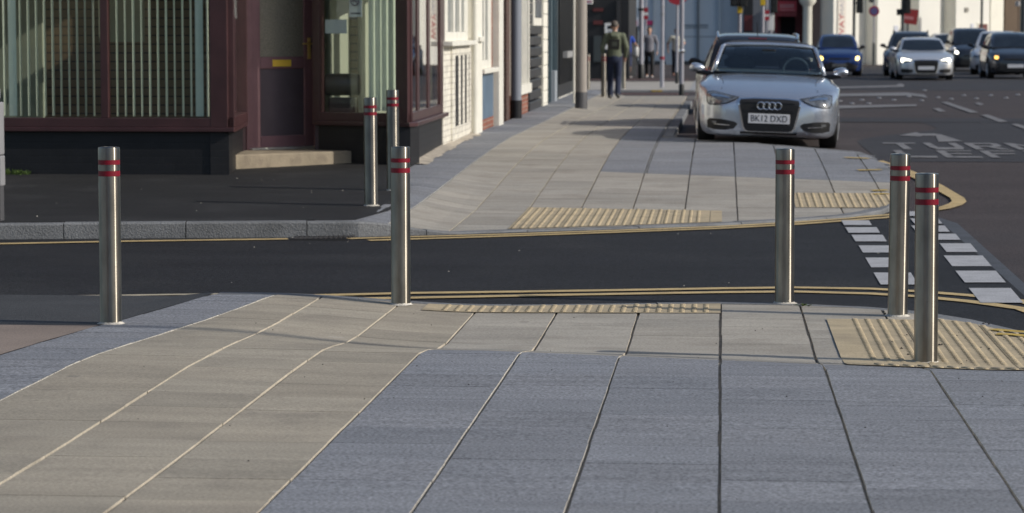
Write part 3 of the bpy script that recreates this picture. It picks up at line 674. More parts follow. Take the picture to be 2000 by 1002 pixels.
def slatwall_mat():
    m = bpy.data.materials.new('slatwall'); m.use_nodes = True; N = m.node_tree.nodes; L = m.node_tree.links; b = N["Principled BSDF"]
    tc = N.new("ShaderNodeTexCoord"); wv = N.new("ShaderNodeTexWave"); wv.bands_direction = 'Z'; wv.inputs["Scale"].default_value = 3.1; wv.wave_profile = 'SAW'
    L.new(tc.outputs["Object"], wv.inputs["Vector"]); cr = N.new("ShaderNodeValToRGB"); cr.color_ramp.elements[0].color = (0.015, 0.015, 0.02, 1); cr.color_ramp.elements[0].position = 0.1
    cr.color_ramp.elements[1].color = (0.17, 0.12, 0.07, 1); cr.color_ramp.elements[1].position = 0.16; L.new(wv.outputs["Fac"], cr.inputs[0]); L.new(cr.outputs[0], b.inputs["Base Color"]); b.inputs["Roughness"].default_value = 0.6
    return m
M['slatwall'] = slatwall_mat()
M['leather'] = mat('leather', (0.085, 0.066, 0.06), 0.32, bump=0.3, bump_scale=20)
M['paper'] = mat('paper', (0.62, 0.66, 0.68), 0.7)
M['paper_ink'] = mat('paper_ink', (0.2, 0.2, 0.22), 0.7)

P0, P1, P2 = (-12.0, 28.4), (-5.30, 28.4), (-5.50, 30.35)
D0, D1 = (-5.47, 30.55), (-4.80, 31.25)
P5, P6, P7 = (-4.70, 30.62), (-3.53, 30.1), (-3.55, 33.9)
shop = thing('corner_shop', 'maroon framed corner shop with black brick base, vertical blinds and angled door', 'shop', (-6, 31, 0))
def lerp2(A, B, t): return (A[0] + (B[0] - A[0]) * t, A[1] + (B[1] - A[1]) * t)
def along(A, B, m): L = math.dist(A, B); return lerp2(A, B, m / L)
RT = 0.545          # riser top
b = MB()
b.wallbox(P0, P1, -0.3, RT - .05, 0, 0.2); b.wallbox(P1, P2, -0.3, RT - .052, 0, 0.2); b.wallbox(P5, P6, -0.3, RT - .05, 0, 0.2); b.wallbox(P6, P7, -0.3, RT - .052, 0, 0.2)
b.build('riser_wall', M['black_brick'], shop)
b = MB(); e = 0.07
b.wallbox(P0, (P1[0] + e, P1[1]), RT - .05, RT, e, 0.12); b.wallbox((P1[0], P1[1] + .122), P2, RT - .051, RT - .001, e - .01, 0.1)
b.wallbox(P5, (P6[0] + .03, P6[1] - .01), RT - .05, RT, e, 0.12); b.wallbox((P6[0], P6[1] + .14), P7, RT - .051, RT - .001, e, 0.1)
b.build('sill', M['maroon'], shop, bevel=0.008)
def frame_win(A, B, z0, z1, mull, fw=0.07, post=(0.1, 0.1), dep=0.06, nm='window_frame', mt='maroon', parent=None, glass='glass', mw=0.06, vx=True):
    """window wall from A to B: bottom and top rails, posts at both ends, mullions (metres from A, width)"""
    parent = parent or shop; L = math.dist(A, B); b = MB(); th = 0.06
    b.wallbox(A, B, z0, z0 + fw, dep - .002, th); b.wallbox(A, B, z1 - fw, z1, dep - .002, th)
    for m0, m1 in [(0, post[0]), (L - post[1], L)] + [(m - mw / 2, m + mw / 2) for m in mull]:
        b.wallbox(along(A, B, m0), along(A, B, m1), z0 + (fw if 0 < m0 and m1 < L else 0.0), z1 - (fw if 0 < m0 and m1 < L else 0), dep - (.008 if 0 < m0 and m1 < L else 0.0), th)
    f = b.build(nm, M[mt], parent, bevel=0.006)
    g = MB(); A2, B2 = along(A, B, post[0] * .5), along(A, B, L - post[1] * .5)
    g.wallbox(A2, B2, z0 + fw * .5, z1 - fw * .5, -0.004, 0.010)
    o = g.build('pane', M[glass], f, world=False)
    return f
frame_win(P0, P1, RT, 2.5, [6.7 - (5.30 - 1.0 * 0)] if False else [12.0 - 6.645, 2.7], fw=0.1, post=(0.1, 0.19), mw=0.085)
frame_win(P1, P2, RT, 2.5, [], fw=0.11, post=(0.06, 0.10))
frame_win(P5, P6, RT, 2.5, [], fw=0.1, post=(0.1, 0.16))
frame_win(P6, P7, RT, 2.5, [0.82, 2.0], fw=0.11, post=(0.1, 0.5), mw=0.24, dep=0.016)
b = MB(); b.wallbox(along(P6, P7, 0), P7, 2.5, 3.1, 0.12, 0.2); b.wallbox(P0, P1, 2.5, 3.1, 0.12, 0.2); b.wallbox(P5, P6, 2.5, 3.1, 0.119, 0.2); b.build('fascia', M['maroon'], shop)
# door on the angled wall
M['faded_maroon'] = mat('faded_maroon', (0.26, 0.14, 0.15), 0.4, var=0.15, scale=4)
b = MB(); b.wallbox(along(D0, D1, -0.06), along(D0, D1, 0.03), 0.20, 2.4, 0.05, 0.08); Ld = math.dist(D0, D1)
b.wallbox(along(D0, D1, Ld - .03), along(D0, D1, Ld + .07), 0.20, 2.4, 0.05, 0.08); b.wallbox(along(D0, D1, .03), along(D0, D1, Ld - .03), 2.33, 2.4, 0.05, 0.08)
b.build('door_frame', M['faded_maroon'], shop, bevel=0.008)
door_b = MB(); a0, a1 = 0.035, Ld - 0.035
def dw(m0, m1, z0, z1, out=0.02, back=0.03): return (along(D0, D1, m0), along(D0, D1, m1), z0, z1, out, back)
for args in (dw(a0, a0 + .13, .225, 2.32), dw(a1 - .13, a1, .225, 2.32), dw(a0 + .13, a1 - .13, .225, .36), dw(a0 + .13, a1 - .13, 1.14, 1.28, .019), dw(a0 + .13, a1 - .13, 2.2, 2.32)): door_b.wallbox(*args)
M['door_panel'] = mat('door_panel', (0.125, 0.098, 0.11), 0.4, var=0.2, scale=3)
door = door_b.build('door', M['faded_maroon'], shop, bevel=0.01)
MB().wallbox(*dw(a0 + .12, a1 - .12, .35, 1.15, 0.0, .02)).build('lower_panel', M['door_panel'], door, world=False)
MB().wallbox(*dw(a0 + .12, a1 - .12, 1.27, 2.21, 0.0, .02)).build('frosted_pane', M['frost'], door, world=False)
MB().wallbox(*dw(Ld * .5 - .15, Ld * .5 + .12, 1.165, 1.245, .03, -.02)).build('letterbox', M['brass_paint'], door, world=False, bevel=0.004)
b = MB(); b.wallbox(*dw(a1 - .085, a1 - .045, 1.25, 1.5, .032, -.02))
hd = along(D0, D1, a1 - .065); d2 = (Vector(D1) - Vector(D0)).normalized(); nd = Vector((d2.y, -d2.x))
p = Vector((hd[0], hd[1], 1.43)); n3 = Vector((nd.x, nd.y, 0)); d3 = Vector((d2.x, d2.y, 0))
b.tube([p + n3 * .03, p + n3 * .075, p + n3 * .078 - d3 * .03, p + n3 * .078 - d3 * .13], 0.011, 10)
b.lathe([(0.012, 0), (0.02, .005), (.02, .012), (.008, .02)], 12, (p.x + nd.x * .03, p.y + nd.y * .03, 1.46), 'Z')
b.build('handle', M['gold'], door, True, world=False)
MB().wallbox(along(D0, D1, -.02), along(D0, D1, Ld + .04), .185, .225, .10, .05).build('threshold', mat('threshold', (0.7, 0.68, 0.62), 0.4, 0.6), shop, bevel=.005)
# wall above the door and short returns beside it
b = MB(); b.wallbox(along(D0, D1, -.06), along(D0, D1, Ld + .07), 2.4, 3.1, .04, .2); b.wallbox((-5.47, 30.36), along(D0, D1, -.061), -0.2, 3.1, 0.0, .1); b.wallbox(along(D0, D1, Ld + .071), (-4.68, 30.60), -0.2, 3.1, 0.02, 0.05); b.build('return_wall', M['maroon_dark'], shop)
# step
sA, sB = at(457, 331, z_far), at(686, 319, z_far)
stp = MB(); q = [(sA.x, sA.y), (sB.x, sB.y), (sB.x + .02, sB.y + .35), (-4.75, 31.2), (-5.5, 30.5), (sA.x - .05, sA.y + .3)]
stp.prism(q, -0.2, 0.205); stp.build('door_step', M['stone_step'], shop, bevel=0.015)
# room behind the glass
b = MB(); b.poly([(-12, 28.6, 0.1), (-5.4, 28.6, 0.1), (-5.6, 30.7, .1), (-4.8, 31.6, .1), (-4.6, 30.7, .1), (-3.6, 30.3, .1), (-3.6, 33.9, .1), (-12, 33.9, .1)]); b.build('shop_floor', M['carpet'], shop)
b = MB(); b.box(-12, -3.8, 33.7, 33.8, 0.1, 3.0); b.box(-12.1, -12, 28.6, 33.8, .1, 3); b.build('inner_wall', M['interior'], shop)
MB().box(-8.5, -5.65, 30.75, 30.8, 0.1, 3.0).build('slatted_panel', M['slatwall'], shop); MB().box(-4.72, -4.42, 32.2, 32.25, 0.1, 3.0).build('slatted_panel', M['slatwall'], shop)
MB().box(-7.25, -6.72, 30.68, 30.74, 1.45, 2.4).build('notice_board', M['interior'], shop); MB().box(-8.5, -7.72, 29.9, 30.0, .1, 2.6).build('partition', M['interior'], shop); MB().wallbox((-4.72, 31.95), (-4.05, 32.75), .1, 2.6, .0, .04).build('partition', mat('pale_board', (.42, .43, .33), .8), shop)
# walls above
b = MB(); b.prism([P0, P1, (-5.3, 30.3), (-4.7, 30.6), P6, P7, (-12, 33.9)], 3.1, 6.6); b.build('upper_wall', M['upper_brick'], shop)
b = MB(); b.prism([(-12.2, 28.2), (-3.4, 28.2), (-3.4, 34.0), (-12.2, 34.0)], 6.6, 6.75); b.build('roof', M['slate'], shop)
for xx in (-10.5, -7.6):
    f = MB().box(xx - .5, xx + .5, 28.33, 28.39, 4.0, 5.5).build('upper_window', M['white_wood'], shop); MB().box(xx - .42, xx + .42, 28.31, 28.335, 4.08, 5.42).build('pane', M['dark_pane'], f, world=False)
f = MB().box(-3.54, -3.47, 31.3, 32.4, 4.0, 5.5).build('upper_window', M['white_wood'], shop); MB().box(-3.48, -3.45, 31.38, 32.32, 4.08, 5.42).build('pane', M['dark_pane'], f, world=False)
# blinds (things hanging inside)
def vanes(name, label, A, B, n, ang, z0, z1, mt='blind', wv=0.085, skip=(), bunch=None):
    A = Vector(A); B = Vector(B); d = (B - A).normalized(); b = MB()
    for i in range(n):
        if i in skip: continue
        c = A + (B - A) * (i + .5) / n; a = ang + rnd.uniform(-.05, .05)
        if bunch and bunch(i): a = 0.25
        v = Vector((d.x * math.cos(a) - d.y * math.sin(a), d.x * math.sin(a) + d.y * math.cos(a))); nn = Vector((-v.y, v.x)) * .0008
        pts = [c - v * wv / 2 + nn, c - v * wv / 2 - nn, c + v * wv / 2 - nn, c + v * wv / 2 + nn]
        b.prism([(q.x, q.y) for q in pts], z0, z1)
    o = thing(name, label, 'blind', (A.x, A.y, z0)); b.build('slats', M[mt], o)
    MB().wallbox(tuple(A), tuple(B), z1, z1 + .04, .02, .02).build('head_rail', M['white_wood'], o); return o
vanes('vertical_blind', 'pale green vertical blind behind the left pane of the wide shop window', (-8.9, 28.50), (-6.75, 28.50), 24, 1.56, 0.66, 2.4, bunch=lambda i: i in (13, 8))
vanes('vertical_blind', 'pale green vertical blind behind the middle pane next to the maroon corner post', (-6.58, 28.50), (-5.5, 28.50), 12, 1.54, 0.66, 2.4, bunch=lambda i: i == 10)
vanes('vertical_blind', 'closed pale green vertical blind in the shop window right of the door', (-4.06, 30.6), (-3.66, 30.42), 5, 0.7, 0.66, 2.4, wv=0.095)
vanes('vertical_blind', 'narrow green blind in the side pane beside the shop door', (-5.42, 28.9), (-5.52, 29.6), 5, 0.4, 0.66, 2.4)
vanes('cream_reflect_blind', 'cream vertical blind standing in for reflections in the shop window on the main street', (-3.66, 30.16), (-3.66, 33.6), 30, 0.4, 0.68, 2.4, 'cream_reflect_blind', skip=(2, 3, 4, 5, 15, 16, 17, 18, 19, 20), wv=0.11)  # vanes stand in for cream reflections; their gaps also steer sun into the shop
# sofa behind the glass, notices stuck to it
sofa = thing('sofa', 'dark brown leather sofa with rolled arm behind the shop window', 'sofa', (-4.3, 31.3, 0.1))
b = MB(); b.lathe([(0.02, 0), (.10, .006), (.128, .03), (.132, .1), (.128, .40), (.11, .425), (.02, .43)], 24, (-4.68, 31.2, 0.95), 'X'); b.build('rolled_arm', M['leather'], sofa, True)
b = MB(); b.box(-4.62, -4.3, 31.1, 31.3, .1, .8); b.build('arm_panel', M['leather'], sofa, bevel=.02)
b = MB(); b.box(-4.72, -4.3, 31.32, 32.1, .1, .5); b.build('seat', M['leather'], sofa, bevel=.04)
def notice(label, A, B, m0, m1, z0, z1, mt, name='paper_notice', ring=False):
    o = MB().wallbox(along(A, B, m0), along(A, B, m1), z0, z1, -.014, .016).build(name, M[mt]); tag(o, label, 'notice')
    if ring:
        c = along(A, B, (m0 + m1) / 2); t = MB().torus((0, 0, 0), .055, .007, 'Y', 20, 6); t.tube([(-.038, 0, .038), (.038, 0, -.038)], .006, 6); t.box(-.05, .04, -.003, .003, -.01, .004)
        ob = t.build('symbol', M['paper_ink'], o, world=False); ob.location = (c[0], c[1] - .012, z0 + (z1 - z0) * .66); ob.rotation_euler[2] = math.atan2(B[1] - A[1], B[0] - A[0])
        MB().wallbox(along(A, B, m0 + .02), along(A, B, m1 - .02), z0 + .03, z0 + .05, -.010, .014).build('text_lines', M['paper_ink'], o, world=False)
    return o
def pxm(A, B, px):   # metres from A where the wall A-B is seen at image column px
    d = ray(px, 57); A_ = Vector(A); B_ = Vector(B); e = (B_ - A_)
    det = d.x * -e.y + d.y * e.x; t = (A_.x * -e.y + A_.y * e.x) / det
    return (Vector((d.x * t, d.y * t)) - A_).length
notice('blank pale blue paper stuck inside the window right of the door', P5, P6, pxm(P5, P6, 634), pxm(P5, P6, 676), 1.55, 1.71, 'paper')
notice('white no smoking notice high inside the window right of the door', P5, P6, pxm(P5, P6, 681), pxm(P5, P6, 706), 1.74, 2.02, 'paper', ring=True)
notice('narrow white paper in the side pane left of the shop door', P1, P2, 1.15, 1.42, 1.72, 2.1, 'paper')
# ================================================================== ROW OF BUILDINGS ALONG THE MAIN STREET
FX = -3.53
def fy(px): return on_x(px, 57, FX).y
def fz(px, py): return on_x(px, py, FX).z
def fb(b, px0, px1, z0, z1, out=0.0, back=0.1): return b.box(FX - back, FX + out, fy(px0), fy(px1), z0, z1)
def row_house(name, label, px0, px1, wallm, roofm='slate', h=6.4, cat='building'):
    y0, y1 = fy(px0) + .01, fy(px1) - .01
    t = thing(name, label, cat, (FX - 3, y0, 0))
    b = MB(); b.box(FX - 6, FX - 0.12, y0, y1, -0.4, h); b.build('wall', M[wallm], t)
    yc0, yc1 = y0 - .0, y1 + .0
    r = MB(); n = [(FX - 6.2, yc0, h), (FX - .0, yc0, h), (FX - .0, yc1, h), (FX - 6.2, yc1, h), (FX - 3.1, yc0, h + 2), (FX - 3.1, yc1, h + 2)]
    r.v += n; r.f += [[0, 1, 4], [2, 3, 5], [1, 2, 5, 4], [3, 0, 4, 5], [3, 2, 1, 0]]; r.build('roof', M[roofm], t)
    yc = (y0 + y1) / 2
    for yy in ([yc] if y1 - y0 < 4.2 else [yc - 1.1, yc + 1.1]):
        f = MB().box(FX - .2, FX - .06, yy - .5, yy + .5, 3.9, 5.4).build('upper_window', M['white_wood'], t)
        MB().box(FX - .07, FX - .045, yy - .42, yy + .42, 3.98, 5.32).build('pane', M['dark_pane'], f, world=False)
    return t
# 1 white painted shop with slots
t = row_house('white_shop', 'white painted brick shop with three dark upright slots under its window', 866, 931, 'white_brick')
z_s = fz(890, 80)
b = MB(); fb(b, 866, 880, -.3, z_s - .06, 0.0, .13); fb(b, 880, 885, -.3, z_s - .06, .03, .13); fb(b, 912, 931, -.3, z_s - .06, 0.0, .13); fb(b, 885, 912, -.3, .32, .04, .13); fb(b, 885, 912, 1.25, z_s - .06, .04, .13); fb(b, 866, 931, 2.6, 3.2, 0.0, .13)
for a in (891.0, 899.0, 907.0): fb(b, a, a + 3.2, .32, 1.25, .039, .12)
b.build('front_wall', M['white_brick'], t, bevel=.01)
b = MB(); fb(b, 886, 911, .3, 1.27, .03, .05); b.build('slot_backs', M['black_board'], t)
b = MB(); fb(b, 866, 914, z_s - .06, z_s, .12, .1); fb(b, 919, 928, z_s - .02, z_s + .05, .14, .1); b.build('sill', M['white_wood'], t, bevel=.008)
b = MB(); fb(b, 868, 912, z_s, z_s + .12, .012, .08); fb(b, 868, 873, z_s + .12, 2.6, .012, .08); fb(b, 906, 912, z_s + .12, 2.6, .012, .08); fb(b, 884, 887, z_s + .12, 2.6, .015, .08); fb(b, 896, 899, z_s + .12, 2.6, .015, .08)
f = b.build('window_frame', M['white_wood'], t, bevel=.008); b = MB(); fb(b, 872, 907, z_s + .1, 2.6, -.03, .045); b.build('pane', M['pale_pane'], f, world=False)
yp = fy(916); MB().tube([(FX + .08, yp, -.1), (FX + .08, yp, 6.3)], .05, 12).build('drainpipe', M['white_wood'], t, True)
b = MB(); fb(b, 922, 930, -.3, 2.9, .09, .1); b.build('pilaster', M['cream_render'], t, bevel=.01)
# 2 brick shop with the blue board
t = row_house('brick_shop', 'orange brick shop with white window above a weathered blue board', 931.5, 972, 'red_brick')
z_s = fz(948, 133); b = MB(); fb(b, 931.5, 934, -.3, 3, .0, .12); fb(b, 957, 962, z_s, 3, .0, .12); fb(b, 931.5, 962, -.3, fz(945, 232), .015, .12); b.build('front_wall', M['red_brick'], t)
b = MB(); fb(b, 934, 962, z_s - .07, z_s, .1, .1); b.build('sill', M['white_wood'], t, bevel=.008)
b = MB(); fb(b, 933, 961, fz(945, 232), z_s - .07, .02, .11); b.build('blue_board', M['blue_board'], t)
b = MB(); fb(b, 934, 938, z_s, 2.8, .02, .08); fb(b, 951, 957, z_s, 2.8, .02, .08); fb(b, 938, 951, z_s, z_s + .12, .02, .08); fb(b, 944, 946, z_s + .12, 2.8, .012, .08); f = b.build('window_frame', M['white_wood'], t, bevel=.008)
b = MB(); fb(b, 937, 952, z_s + .1, 2.8, -.04, .05); b.build('pane', M['pale_pane'], f, world=False)
b = MB(); fb(b, 963, 971, -.3, 3.0, .1, .12); b.build('pilaster', M['white_wood'], t, bevel=.01)
# 3 brown brick house
t = row_house('brown_house', 'dark brown brick front with grey drainpipe and recessed doorway', 972.5, 1001, 'brown_brick')
b = MB(); fb(b, 972.5, 979, -.3, 3.2, .02, .12); fb(b, 989, 995, -.3, 3.2, .0, .12); b.build('front_wall', M['brown_brick'], t)
b = MB(); fb(b, 979, 989, -.2, 2.2, -.08, .118); b.build('door', M['maroon_dark'], t)
yp = fy(997.5); MB().tube([(FX + .09, yp, fz(997, 196)), (FX + .09, yp, 6.3)], .09, 12).build('drainpipe', mat('grey_pipe', (.2, .22, .26), .5), t, True); MB().tube([(FX + .09, yp, -.1), (FX + .09, yp, fz(997, 196))], .1, 12).build('pipe_shoe', M['black_board'], t, True)
# 4 house with barred white window
t = row_house('terraced_house', 'red brick house with tall white window of narrow upright bars', 1001.5, 1029, 'red_brick')
z_s = fz(1015, 172); b = MB(); fb(b, 1001.5, 1029, -.3, z_s - .1, .02, .12); b.build('front_wall', M['red_brick'], t)
b = MB(); fb(b, 1002.5, 1028, z_s - .1, z_s + .06, .1, .1); b.build('sill', M['white_wood'], t)
b = MB(); fb(b, 1002.5, 1004.5, z_s + .06, 2.9, .06, .08); fb(b, 1026, 1028, z_s + .06, 2.9, .06, .08)
for q in range(7): fb(b, 1006.2 + q * 2.8, 1007.4 + q * 2.8, z_s + .06, 2.9, .05, .06)
f = b.build('window_frame', M['white_wood'], t); b = MB(); fb(b, 1003.5, 1027, z_s + .05, 2.9, -.03, .04); b.build('pane', mat('dim_pane', (.07, .06, .065), .15), f, world=False)
# 5 black quoined house
t = row_house('quoined_house', 'house front of black grooved stone bands with white corner strip', 1029.5, 1065, 'brown_brick')
b = MB(); z = -.3
while z < 3.0: fb(b, 1030, 1053, z, z + .17, .05 + rnd.uniform(-.006, .006), .12); z += .2
b.build('grooved_bands', mat('band_stone', (.03, .03, .033), .4, var=.3, scale=5), t, bevel=.02)
z_s = fz(1042, 50); b = MB(); fb(b, 1034, 1051, z_s, 2.9, .075, .1); f = b.build('window_frame', M['white_wood'], t); b = MB(); fb(b, 1037, 1049, z_s + .15, 2.8, .09, .08); b.build('pane', M['pale_pane'], f, world=False)
b = MB(); z = -.1
while z < 3.0: fb(b, 1055 + (0 if int(z * 4) % 2 else -.6), 1063, z, z + .24, .07, .12); z += .25
b.build('corner_strip', M['cream_render'], t, bevel=.01)
# 6 teal shopfront
t = row_house('teal_shopfront', 'dark teal wooden shopfront with a pale grey post at its edge', 1065.5, 1089, 'upper_brick')
b = MB(); fb(b, 1065.5, 1089, -.3, 3.1, .0, .12)
for q in (1068, 1072, 1080, 1084): fb(b, q, q + 1.2, -.2, 3.05, .04, .1)
b.build('boarding', M['teal_board'], t, bevel=.006); b = MB(); fb(b, 1075, 1078.5, -.2, fz(1077, 138), .1, .1); b.build('post', mat('grey_post', (.34, .37, .40), .6), t)
# 7 black shopfront
t = row_house('black_shopfront', 'black panelled shopfront with cream plinth at the end of the row', 1089.5, 1119, 'upper_brick')
b = MB(); fb(b, 1089.5, 1119, fz(1105, 185), 3.1, .0, .12)
for q in range(7): fb(b, 1091 + q * 4, 1092.2 + q * 4, .4, 3.05, .04, .1)
b.build('boarding', M['black_board'], t, bevel=.006); b = MB(); fb(b, 1089.5, 1119, -.4, fz(1105, 185), .04, .12); b.build('plinth', M['cream_render'], t)
b = MB(); fb(b, 1098, 1111, fz(1104, 112), fz(1104, 100), .12, .1); b.build('sign_bracket', mat('bracket', (.3, .3, .3), .5), t)

# utility cabinet, lamp column, white pole
def cabinet(name, label, cat, c, w, d, h, m, door=True):
    t = thing(name, label, cat, c); b = MB(); b.box(-w / 2, w / 2, -d / 2, d / 2, 0.06, h); o = b.build('casing', m, t, world=False, bevel=.012)
    MB().box(-w / 2 - .01, w / 2 + .01, -d / 2 - .01, d / 2 + .01, -.1, .06).build('plinth', M['granite_plain'], t, world=False)
    MB().box(w / 2 - .01, w / 2 + .006, -d / 2 + .04, d / 2 - .04, .12, h - .06).build('door', m, t, world=False, bevel=.003)
    return t
M['grey_metal'] = mat('grey_metal', (.30, .30, .31), .45, .2, var=.1, scale=3)
M['galv'] = mat('galv', (.42, .42, .43), .42, .6, var=.12, scale=8)
M['cabinet_grey'] = mat('cabinet_grey', (.075, .075, .08), .5, var=.1, scale=3)
P = at(1050, 209, z_far); cabinet('utility_cabinet', 'dark grey street cabinet against the black banded house', 'cabinet', (P.x - .1, P.y, P.z), .17, .9, 1.42, M['cabinet_grey'])
def pole(name, label, cat, px, py, zf, r, h, m, base=None, base_h=.6, taper=1.0, extra=None, rb=None):
    c = at(px, py, zf); t = thing(name, label, cat, c)
    MB().lathe([(r, 0), (r * (1 + taper) / 2, h * .5), (r * taper, h)], 20).build('column', m, t, True, False)
    if base: MB().lathe([((rb or r * 1.25), -.02), ((rb or r * 1.25), base_h - .03), (r * 1.02, base_h)], 20).build('base', base, t, True, False)
    if extra: extra(t, c)
    return t
M['concrete_col'] = mat('concrete_col', (.31, .28, .25), .8, var=.12, scale=3, stain=.3, stain_scale=3, bump=.3)
def lamp_head(t, c):
    MB().tube([(0, 0, 7.9), (.4, 0, 8.25), (1.3, 0, 8.35)], .05, 8).build('arm', M['galv'], t, True, False)
    MB().box(1.2, 1.9, -.12, .12, 8.3, 8.42).build('lamp_head', M['grey_metal'], t, world=False, bevel=.03)
pole('lamp_column', 'thick pale concrete lamp column standing on the far pavement', 'street lamp', 1135, 212, z_far, .115, 8, M['concrete_col'], M['cabinet_grey'], .32, .75, lamp_head, rb=.122)
pole('white_pole', 'thin white pole close beside the concrete lamp column', 'pole', 1121, 202, z_far, .022, 2.6, M['white_wood'])
# grey post at the left edge
P = at(-7, 431, z_far); t = thing('utility_post', 'pale grey metal post with dark foot at the left edge of the far kerb', 'post', P)
MB().box(-.075, .055, -.06, .06, -.05, .30).build('foot', M['cabinet_grey'], t, world=False, bevel=.006); MB().box(-.085, .066, -.07, .07, .30, .56).build('lower_casing', M['grey_metal'], t, world=False, bevel=.01)
MB().box(-.085, .064, -.07, .07, .565, 1.02).build('upper_casing', M['grey_metal'], t, world=False, bevel=.012); MB().box(-.08, .045, -.06, .06, 1.02, 1.16).build('cap', M['grey_metal'], t, world=False, bevel=.035)
# weeds at the foot of the shop
def weed(label, c, n, h, sp):
    b = MB()
    for _ in range(n):
        a = rnd.random() * 6.28; r = rnd.random() * sp; x, y = c[0] + r * math.cos(a), c[1] + r * math.sin(a) * .4; hh = h * rnd.uniform(.5, 1.1); lx, ly = rnd.uniform(-.05, .05), rnd.uniform(-.05, .03); w = .008
        b.poly([(x - w, y, c[2]), (x + w, y, c[2]), (x + w + lx * .5, y + ly * .5, c[2] + hh * .6), (x + lx, y + ly, c[2] + hh), (x - w + lx * .5, y + ly * .5, c[2] + hh * .6)])
    o = b.build('weed_tuft', M['weed'], fix=False); return tag(o, label, 'weed', 'weeds along the wall foot')
M['weed'] = mat('weed', (.09, .14, .03), .6, var=.4, scale=8)
for lab, px, py, n, h in (('grass tuft against the black wall near the left edge', 14, 356, 40, .075), ('second grass tuft just right of the tuft at the left edge', 42, 356, 26, .06)):
    P = on_y(px, py, 28.36); weed(lab, (P.x, P.y - .05, z_far(P.x, 28.3)), n, h, .12)
P = on_y(449, 331, 30.2); weed('tiny yellow green weed beside the shop step', (P.x + .02, P.y - .1, z_far(P.x, 30)), 14, .06, .05)
P = at(1572, 590, z_near); weed('low moss like weed by the kerb joint behind the third bollard', (P.x, near_edge(P.x) - .13, P.z + .002), 9, .014, .06)
# gully grating at the far kerb
A = at(566, 470.5); B = at(688, 467.5); t = thing('gully_grating', 'dark iron gully grating in the gap of the yellow line', 'drain', (A.x, A.y, A.z))
b = MB(); dx = (B.x - A.x); sl = (B.y - A.y) / dx
for k in range(12):
    x = dx * (k + .3) / 12; b.box(x, x + dx / 20, sl * x - .02, sl * x + .24, .004, .02)
b.box(0, dx, -.03, -.015, .004, .022); b.box(0, dx, .245, .26, .004, .022); b.build('bars', mat('iron', (.03, .028, .028), .7), t, world=False)

# ================================================================== CARS
def fullcar_body(P):
    st = sorted(set([0, .015, .04, .08, .14, .22, .32, .45, .6] + frange(.45, P['L'] - .45, .05) + [P['L'] - k for k in (0, .02, .06, .12, .22, .34, .45)]))
    L, W = P['L'], P['W']; rings = []; N = 26
    def secs(s):
        w = W / 2 * min(hermite(P['plan_f'], s), hermite(P['plan_r'], L - s)); zt = hermite(P['top'], s); zs = hermite(P['belt'], s); zl = hermite(P['low'], s)
        for a in P['axles']:
            q = abs(s - a)
            if q < P['ar']: zl = max(zl, math.sqrt(P['ar'] ** 2 - q * q) * 1.0 + P['wr'])
        zl = min(zl, zs - .06); H = zs - zl
        c = [(0, zl), (w * .70, zl), (w * .92, zl + H * .03), (w * .975, zl + H * .18), (w, zl + H * .52), (w * .99, zl + H * .8), (w * .955, zl + H * .95), (w * .9, zs + (zt - zs) * .18), (w * .8, zs + (zt - zs) * .55), (w * .55, zt - (zt - zs) * .12), (w * .25, zt - .004), (0, zt)]
        out = [c[0], c[1]]
        body = c[1:]
        for i in range(len(body) - 1):       # catmull-rom refinement
            p0 = body[max(i - 1, 0)]; p1 = body[i]; p2 = body[i + 1]; p3 = body[min(i + 2, len(body) - 1)]
            for t in ((.5, 1.0) if i else (1.0,)):
                f = lambda k: .5 * (2 * p1[k] + (p2[k] - p0[k]) * t + (2 * p0[k] - 5 * p1[k] + 4 * p2[k] - p3[k]) * t * t + (3 * p1[k] - p0[k] - 3 * p2[k] + p3[k]) * t ** 3)
                out.append((f(0), f(1)))
        return out
    v = []; f = []; k = None
    for s in st:
        half = secs(s); ring = half + [(-x, z) for x, z in half[-2:0:-1]]; k = len(ring); v += [(x, s, z) for x, z in ring]
    for j in range(len(st) - 1):
        for i in range(k):
            n = (i + 1) % k; f.append([j * k + i, j * k + n, (j + 1) * k + n, (j + 1) * k + i])
    f.append(list(range(k))); f.append([(len(st) - 1) * k + i for i in range(k - 1, -1, -1)])
    return v, f
def cabin(P):
    v = []; f = []; st = P['cab_st']; k = None
    for s in st:
        zr = hermite(P['roof'], s); zb = P['cab_z']; wb = hermite(P['cab_wb'], s); wr = hermite(P['cab_wr'], s); h = max(zr - zb, .01); th = min(1, h / (P['H'] - zb)); wt = wb + (wr - wb) * th
        c = [(wb, zb - .06), (wb, zb), (wb + (wt - wb) * .33, zb + h * .35), (wb + (wt - wb) * .72, zb + h * .70), (wt, zb + h * .92), (wt - .05 * th - .01, zb + h * .98), (wt * .75, zb + h * 1.005), (wt * .4, zb + h * 1.02), (0, zb + h * 1.025)]
        ring = c + [(-x, z) for x, z in c[-2::-1]]; k = len(ring); v += [(x, s, z) for x, z in ring]
    for j in range(len(st) - 1):
        for i in range(k):
            n = (i + 1) % k; f.append([j * k + i, j * k + n, (j + 1) * k + n, (j + 1) * k + i])
    f.append(list(range(k))); f.append([(len(st) - 1) * k + i for i in range(k - 1, -1, -1)])
    return v, f
